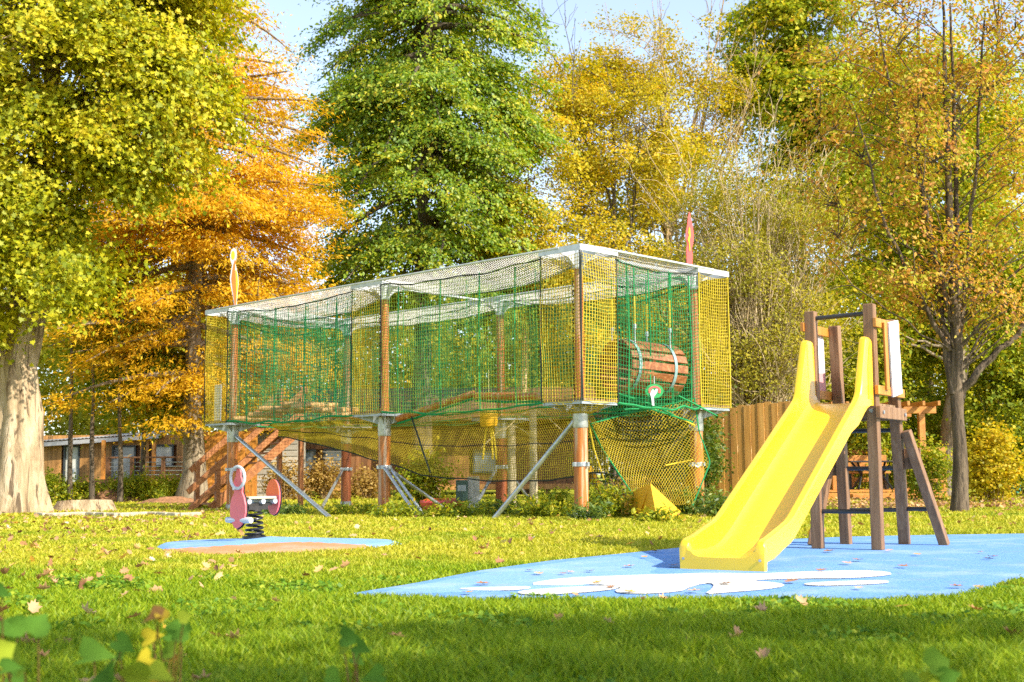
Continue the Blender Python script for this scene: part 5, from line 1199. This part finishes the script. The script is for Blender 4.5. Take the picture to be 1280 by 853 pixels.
# ------------------------------------------------------------------ buildings behind
ex, ey = Vector((1, 0, 0)), Vector((0, 1, 0))
def boards(mb, x0, x1, y, z0, z1, wd=.16, holes=(), th=.03, gap=.008):
    """upright boards along x at depth y; holes are (xa, xb, za, zb) openings"""
    n = max(1, round((x1 - x0) / wd)); w_ = (x1 - x0) / n
    for i in range(n):
        a = x0 + i * w_; b = a + w_ - gap; segs = [(z0, z1)]
        for (ha, hb, za, zb) in holes:
            if b > ha and a < hb:
                ns = []
                for s in segs:
                    if za > s[0]: ns.append((s[0], min(za, s[1])))
                    if zb < s[1]: ns.append((max(zb, s[0]), s[1]))
                segs = ns
        for s in segs:
            if s[1] - s[0] > .02: mb.box(((a + b) / 2, y + random.uniform(-.004, .004), (s[0] + s[1]) / 2), (b - a, th, s[1] - s[0]))
def opening(parent, x0, x1, y, z0, z1, glass, nm='window', bars=0):
    f = .07; mb = MB()
    for (a, b, c, e) in ((x0, x1, z0, z0 + f), (x0, x1, z1 - f, z1), (x0, x0 + f, z0 + f, z1 - f), (x1 - f, x1, z0 + f, z1 - f)):
        mb.box(((a + b) / 2, y - .03, (c + e) / 2), (b - a, .09, e - c))
    o = mb.build(nm, MT['frame_dark'], parent, bevel=.006)
    mb = MB(); mb.box(((x0 + x1) / 2, y + .0, (z0 + z1) / 2), (x1 - x0 - 2 * f, .012, z1 - z0 - 2 * f)); mb.build('pane', MT[glass], o)
    return o
MT['frame_dark'] = plain('dark_frame_paint', (.04, .05, .055), .5, 0, .1, 6)
D = 48.0; def_y = D
def ZZ(py, d, px): return at(px, py, d).z
cab = thing('timber_cabin', 'low timber cabin with a pale tin roof behind the plane tree', 'cabin', (X(150, D), D, 0))
xl, xr = X(38, D), X(250, D)
dr = (X(81, D), X(101, D), 0, ZZ(557, D, 90)); w1 = (X(141, D), X(171, D), ZZ(600, D, 150), ZZ(557, D, 150)); w2_ = (X(192, D), X(218, D), ZZ(584, D, 200), ZZ(556, D, 200))
mb = MB(); boards(mb, xl, xr, D, 0, 2.32, .17, (dr, w1, w2_)); mb.build('wall', MT['cabinwood'], cab)
mb = MB(); mb.box(((xl + xr) / 2, D + 2.6, 1.1), (xr - xl - .1, 5.0, 2.2)); mb.build('inner_wall', MT['darkwood'], cab)
o = opening(cab, *dr[:2], D, .02, dr[3], 'lightglass', 'door'); mb = MB(); mb.box((dr[1] - .2, D - .03, 1.0), (.04, .05, .16)); mb.build('handle', MT['steel'], o)
opening(cab, *w1[:2], D, *w1[2:], 'glass'); opening(cab, *w2_[:2], D, *w2_[2:], 'lightglass')
mb = MB(); a, b = Vector((xl - .6, D - .5, ZZ(554, D - .5, 50))), Vector((X(200, D - .5), D - .5, ZZ(541, D - .5, 195))); nr = 40
for i in range(nr):
    t0, t1 = i / nr, (i + 1) / nr; p, q = a.lerp(b, t0), a.lerp(b, t1); mid = (p + q) / 2 + Z3 * .03
    mb.add([p, mid, q, p + ey * 6 + Z3 * .35, mid + ey * 6 + Z3 * .35, q + ey * 6 + Z3 * .35] + [v_ - Z3 * .03 for v_ in (p, mid, q, p + ey * 6 + Z3 * .35, mid + ey * 6 + Z3 * .35, q + ey * 6 + Z3 * .35)], [(0, 1, 4, 3), (1, 2, 5, 4), (6, 9, 10, 7), (7, 10, 11, 8), (0, 6, 7, 1), (1, 7, 8, 2)])
mb.build('roof', MT['rooftin'], cab)
mb = MB(); mb.beam(a - Z3 * .13 + ey * .05, b - Z3 * .13 + ey * .05, .15, .05, side=Z3); mb.build('fascia', MT['rooftin'], cab)
for px in (130, 193):
    mb = MB(); x = X(px, D - .8); mb.beam((x, D - .8, 0), (x, D - .8, 2.1), .13, .13); mb.build('porch_post', MT['orangewood'], cab, bevel=.008)
mb = MB(); fz = ZZ(599, D - 1.5, 180); mb.box((X(186, D), D - 1.0, fz - .06), (X(236, D) - X(134, D), 1.9, .12)); mb.build('porch_floor', MT['darkwood'], cab)
mb = MB(); boards(mb, X(136, D - 2), X(236, D - 2), D - 1.93, 0, fz - .14, .2); mb.build('porch_skirt', MT['darkwood'], cab)
rz = ZZ(573, D - 1.9, 180)
for px in (136, 166, 205, 234):
    mb = MB(); x = X(px, D - 1.9); mb.beam((x, D - 1.9, fz), (x, D - 1.9, rz), .13, .13); mb.build('railing_post', MT['darkwood'], cab, bevel=.008)
mb = MB(); mb.beam((X(134, D - 1.9), D - 1.9, rz + .03), (X(237, D - 1.9), D - 1.9, rz + .03), .06, .14, side=Z3); mb.build('handrail', MT['darkwood'], cab, bevel=.008)
for k in range(4):
    z = fz + (rz - fz) * (k + 1) / 5; mb = MB(); mb.tube([(X(136, D - 1.9), D - 1.9, z), (X(234, D - 1.9), D - 1.9, z)], .014, 6); mb.build('railing_bar', MT['steel'], cab)
# sunlit board wall behind the stairs
D2 = 42.0
bw = thing('board_screen', 'sunlit orange board screen standing behind the wooden stairs', 'wall', (X(268, D2), D2, 0))
mb = MB(); boards(mb, X(249, D2), X(322, D2), D2, .02, 2.2, .19); mb.build('boards', MT['orangewood'], bw)
mb = MB(); mb.box((X(285, D2), D2 + .06, 1.7), (X(322, D2) - X(249, D2), .06, .1)); mb.build('batten', MT['darkwood'], bw)
# long brown timber hall on stilts seen under the course
D3 = 45.0
hall = thing('timber_hall', 'long dark brown timber hall on stilts seen under the rope course', 'building', (X(540, D3), D3, 0))
xa, xb = X(352, D3), X(735, D3); wz0, wz1 = ZZ(606, D3, 600), 2.75
h1 = (X(369, D3), X(395, D3), ZZ(603, D3, 380), ZZ(562, D3, 380)); h2_ = (X(404, D3), X(432, D3), ZZ(592, D3, 418), ZZ(561, D3, 418)); h3_ = (X(590, D3), X(622, D3), ZZ(592, D3, 600), ZZ(562, D3, 600))
mb = MB(); boards(mb, xa, xb, D3, wz0, wz1, .2, (h1, h2_, h3_)); mb.build('wall', MT['darkwood'], hall)
mb = MB(); mb.box(((xa + xb) / 2, D3 + 3.2, 1.6), (xb - xa - .1, 6, 2.3)); mb.build('inner_wall', MT['darkwood'], hall)
for q in (h1, h2_, h3_): opening(hall, q[0], q[1], D3, q[2], q[3], 'glass')
mb = MB(); mb.add([(xa - .4, D3 - 1.0, 2.7), (xb + .4, D3 - 1.0, 2.7), (xb + .4, D3 + 3.2, 4.0), (xa - .4, D3 + 3.2, 4.0), (xb + .4, D3 + 7.4, 2.7), (xa - .4, D3 + 7.4, 2.7)] + [(xa - .4, D3 - 1.0, 2.6), (xb + .4, D3 - 1.0, 2.6), (xb + .4, D3 + 3.2, 3.9), (xa - .4, D3 + 3.2, 3.9), (xb + .4, D3 + 7.4, 2.6), (xa - .4, D3 + 7.4, 2.6)],
    [(0, 1, 2, 3), (3, 2, 4, 5), (6, 9, 8, 7), (9, 11, 10, 8), (0, 6, 7, 1), (5, 4, 10, 11), (0, 3, 9, 6), (3, 5, 11, 9), (1, 7, 8, 2), (2, 8, 10, 4)]); mb.build('roof', MT['darkwood'], hall)
mb = MB(); mb.beam((xa, D3 - .03, wz0 - .08), (xb, D3 - .03, wz0 - .08), .18, .1, side=Z3); mb.build('sill_beam', MT['cabinwood'], hall)
for k in range(9):
    x = xa + .2 + (xb - xa - .4) * k / 8; mb = MB(); mb.beam((x, D3 + .1, -.05), (x, D3 + .1, wz0 - .1), .2, .2); mb.build('stilt', MT['darkwood'], hall)
for k in range(4):
    z = h2_[2] + (h2_[3] - h2_[2]) * (k + .5) / 4; mb = MB(); mb.box(((h2_[0] + h2_[1]) / 2, D3 - .1, z), (h2_[1] - h2_[0], .05, .04)); mb.build('window_bar', MT['rooftin'], hall)
# grey clapboard shed in front of its end
D4 = 42.5
gs = thing('clapboard_shed', 'weathered grey clapboard shed end behind the spring rider', 'shed', (X(345, D4), D4, 0))
mb = MB()
for k in range(11):
    z = k * .2; mb.add([(X(318, D4), D4 - .03, z), (X(372, D4), D4 - .03, z), (X(372, D4), D4, z + .2), (X(318, D4), D4, z + .2), (X(318, D4), D4 + .03, z), (X(372, D4), D4 + .03, z), (X(372, D4), D4 + .03, z + .2), (X(318, D4), D4 + .03, z + .2)], [(0, 1, 2, 3), (4, 7, 6, 5), (0, 4, 5, 1), (3, 2, 6, 7), (0, 3, 7, 4), (1, 5, 6, 2)])
mb.build('wall', MT['greyboard'], gs)
mb = MB(); mb.box((X(345, D4), D4 + 1.0, 1.08), (X(370, D4) - X(320, D4), 1.9, 2.15)); mb.build('inner_wall', MT['greyboard'], gs)
mb = MB(); mb.box((X(345, D4), D4 + .8, 2.27), (X(378, D4) - X(312, D4), 2.6, .1)); mb.build('roof', MT['darkwood'], gs)
# vertical board fence between course and slide
fa, fb = Vector((X(862, 29.6), 29.6, 0)), Vector((X(1016, 28.3), 28.3, 0))
fe = thing('board_fence', 'tall weathered orange brown board fence between rope course and slide', 'fence', fa.to_tuple())
d = (fb - fa).normalized(); q = Vector((-d.y, d.x, 0)); n = int((fb - fa).length / .155); mb = MB()
for i in range(n):
    c = fa.lerp(fb, (i + .5) / n); h_ = 2.14 + .17 * i / n + random.uniform(-.05, .05); mb.box(c + Z3 * (h_ / 2 + .03) + q * (.007 if i % 2 else -.007), (.15, .024, h_), (d, q, Z3))
mb.build('boards', MT['fence'], fe, bevel=.004)
for z in (.5, 1.75):
    mb = MB(); mb.beam(fa + q * .06 + Z3 * z, fb + q * .06 + Z3 * z, .09, .05, side=Z3); mb.build('rail', MT['darkwood'], fe)
# terrace with pergola behind the slide
DT = 33.0
te = thing('wooden_terrace', 'raised orange wooden terrace with steps and slatted railing behind the slide', 'terrace', (X(1090, DT), DT, 0))
tx0, tx1 = X(1022, DT), X(1178, DT); tz = ZZ(613, DT, 1090)
mb = MB()
for k in range(16): mb.box(((tx0 + tx1) / 2, DT + .1 + k * .2, tz - .02), (tx1 - tx0, .19, .04))
mb.build('floor', MT['terrace'], te)
mb = MB(); mb.box(((tx0 + tx1) / 2, DT - .02, tz / 2 - .03), (tx1 - tx0, .05, tz - .06)); mb.build('skirt', MT['terrace'], te)
for k in range(2):
    mb = MB(); h_ = tz * (2 - k) / 3; mb.box((X(1105, DT), DT - .25 - k * .3, h_ / 2), (2.0, .3, h_)); mb.build('step', MT['terrace'], te, bevel=.01)
for x0_, x1_, dy in ((1022, 1100, 2.9), (1128, 1178, .1)):
    for px in (x0_ + 2, (x0_ + x1_) / 2, x1_ - 2):
        mb = MB(); x = X(px, DT + dy); mb.beam((x, DT + dy, tz), (x, DT + dy, tz + 1.02), .1, .1); mb.build('railing_post', MT['terrace'], te, bevel=.006)
    for z in (.25, .5, .75, 1.03):
        mb = MB(); mb.beam((X(x0_, DT + dy), DT + dy - .06, tz + z), (X(x1_, DT + dy), DT + dy - .06, tz + z), .11, .03, side=Z3); mb.build('railing_slat', MT['terrace'], te, bevel=.004)
pe = thing('pergola', 'orange timber pergola roof on square posts over the terrace', 'pergola', (X(1150, DT + 1), DT + 1, tz))
pzz = ZZ(518, DT + 1, 1150)
for px, dy in ((1150, .6), (1040, .6), (1150, 2.7), (1040, 2.7)):
    x = X(px, DT + .6); mb = MB(); mb.beam((x, DT + dy, tz + .002), (x, DT + dy, pzz), .16, .16); mb.build('post', MT['terrace'], pe, bevel=.01)
for dy in (.6, 2.7):
    mb = MB(); mb.beam((X(1015, DT), DT + dy, pzz + .09), (X(1178, DT), DT + dy, pzz + .09), .18, .12, side=Z3); mb.build('beam', MT['terrace'], pe, bevel=.01)
for k in range(9):
    x = X(1022, DT) + k * (X(1175, DT) - X(1022, DT)) / 8; mb = MB(); mb.beam((x, DT + .1, pzz + .245), (x, DT + 3.2, pzz + .245), .12, .07, side=Z3); mb.build('rafter', MT['terrace'], pe, bevel=.006)
tb = thing('garden_table', 'dark metal garden table with crossed legs on the terrace', 'table', (X(1086, DT + 1.2), DT + 1.2, tz)); c = Vector((X(1086, DT + 1.2), DT + 1.2, tz))
mb = MB(); mb.box(c + Z3 * .74, (1.3, .75, .04)); mb.build('tabletop', MT['darkbar'], tb, bevel=.008)
for s in (-.45, .45):
    for t in (1, -1): mb = MB(); mb.tube([c + ex * s - ey * .3 * t, c + ex * s * .6 + ey * .02 * t + Z3 * .4, c + ex * s + ey * .3 * t + Z3 * .72], .03, 8); mb.build('leg', MT['black'], tb)
def bench(px, dy, lab):
    c = Vector((X(px, DT + dy), DT + dy, tz)); b = thing('garden_bench', lab, 'bench', c.to_tuple())
    mb = MB(); mb.box(c + Z3 * .45, (1.2, .4, .05)); mb.build('seat', MT['terrace'], b, bevel=.01)
    mb = MB(); mb.box(c + Z3 * .75 + ey * .2, (1.2, .04, .35)); mb.build('backrest', MT['terrace'], b, bevel=.01)
    for s in (-.5, .5):
        for t in (-.15, .15): mb = MB(); mb.beam(c + ex * s + ey * t, c + ex * s + ey * t + Z3 * .42, .06, .06); mb.build('leg', MT['black'], b)
bench(1080, 2.1, 'orange wooden bench behind the dark terrace table')
# small things at the right edge
q = Vector((X(1252, 40), 40, 0)); bb = thing('nest_box', 'small brown box with a white cap on a post near the right edge', 'box', q.to_tuple())
mb = MB(); mb.beam(q, q + Z3 * .45, .12, .12); mb.build('post', MT['darkwood'], bb)
mb = MB(); mb.box(q + Z3 * .75, (.32, .3, .6)); mb.build('body', MT['orangewood'], bb, bevel=.02)
mb = MB(); mb.tube([q + Z3 * 1.05, q + Z3 * 1.12, q + Z3 * 1.2], [.24, .22, .08], 14); mb.build('cap', MT['white'], bb, smooth=True)
q = Vector((X(1259, 39), 39, 0)); bb = thing('waste_bin', 'teal green bin below the small brown box at the right edge', 'bin', q.to_tuple())
mb = MB(); mb.tube([q, q + Z3 * .02, q + Z3 * .5, q + Z3 * .52], [.2, .24, .28, .26], 16); mb.build('body', MT['tealplastic'], bb, smooth=True)
mb = MB(); mb.ring(q + Z3 * .52, Z3, .27, .02, 20, 6); mb.build('rim', MT['darkgreenbox'], bb, smooth=True)
# stump and mulch heap by the plane tree
q = gr(105, 640); q.z = 0
stp = thing('tree_stump', 'broad pale sawn tree stump on the grass beside the plane tree', 'stump', q.to_tuple()); mb = MB(); n_ = 36; vs_ = []
for z, r_ in ((-.02, .74), (.06, .66), (.2, .58), (.24, .55)):
    for k in range(n_):
        a = 2 * PI * k / n_; rr2 = r_ * (1 + .13 * mnoise.noise((math.cos(a) * 2, math.sin(a) * 2, z))); vs_.append(q + Vector((math.cos(a) * rr2, math.sin(a) * rr2, z + (.03 * math.cos(a + 1) if z > .1 else 0))))
mb.add(vs_, [(i * n_ + k, i * n_ + (k + 1) % n_, (i + 1) * n_ + (k + 1) % n_, (i + 1) * n_ + k) for i in range(3) for k in range(n_)]); mb.build('bark', MT['bark_plane'], stp, smooth=True)
mb = MB(); mb.add(vs_[-n_:], [tuple(range(n_))]); mb.build('cut_face', MT['stone'], stp)
def heap(px, py, wx, wy, h_, m):
    q = gr(px, py); mb = MB(); vs_ = []; nn = 20
    for i in range(nn + 1):
        for j in range(nn + 1):
            a, b = (i / nn * 2 - 1), (j / nn * 2 - 1); r_ = max(0, 1 - a * a - b * b); vs_.append((q.x + a * wx, q.y + b * wy, -.03 + (h_ * r_ ** 1.2 * (1 + .5 * mnoise.noise((a * 3, b * 3, px))) + .05 * mnoise.noise((a * 9, b * 9, 1))) * (1 if r_ > 0 else 0)))
    mb.add(vs_, [(i * (nn + 1) + j, (i + 1) * (nn + 1) + j, (i + 1) * (nn + 1) + j + 1, i * (nn + 1) + j + 1) for i in range(nn) for j in range(nn)]); tag(mb.build('earth_mound', MT[m], smooth=True), kind='structure')
heap(140, 629, 1.7, 1.0, .45, 'soil'); heap(215, 631, 1.2, .7, .22, 'soil')
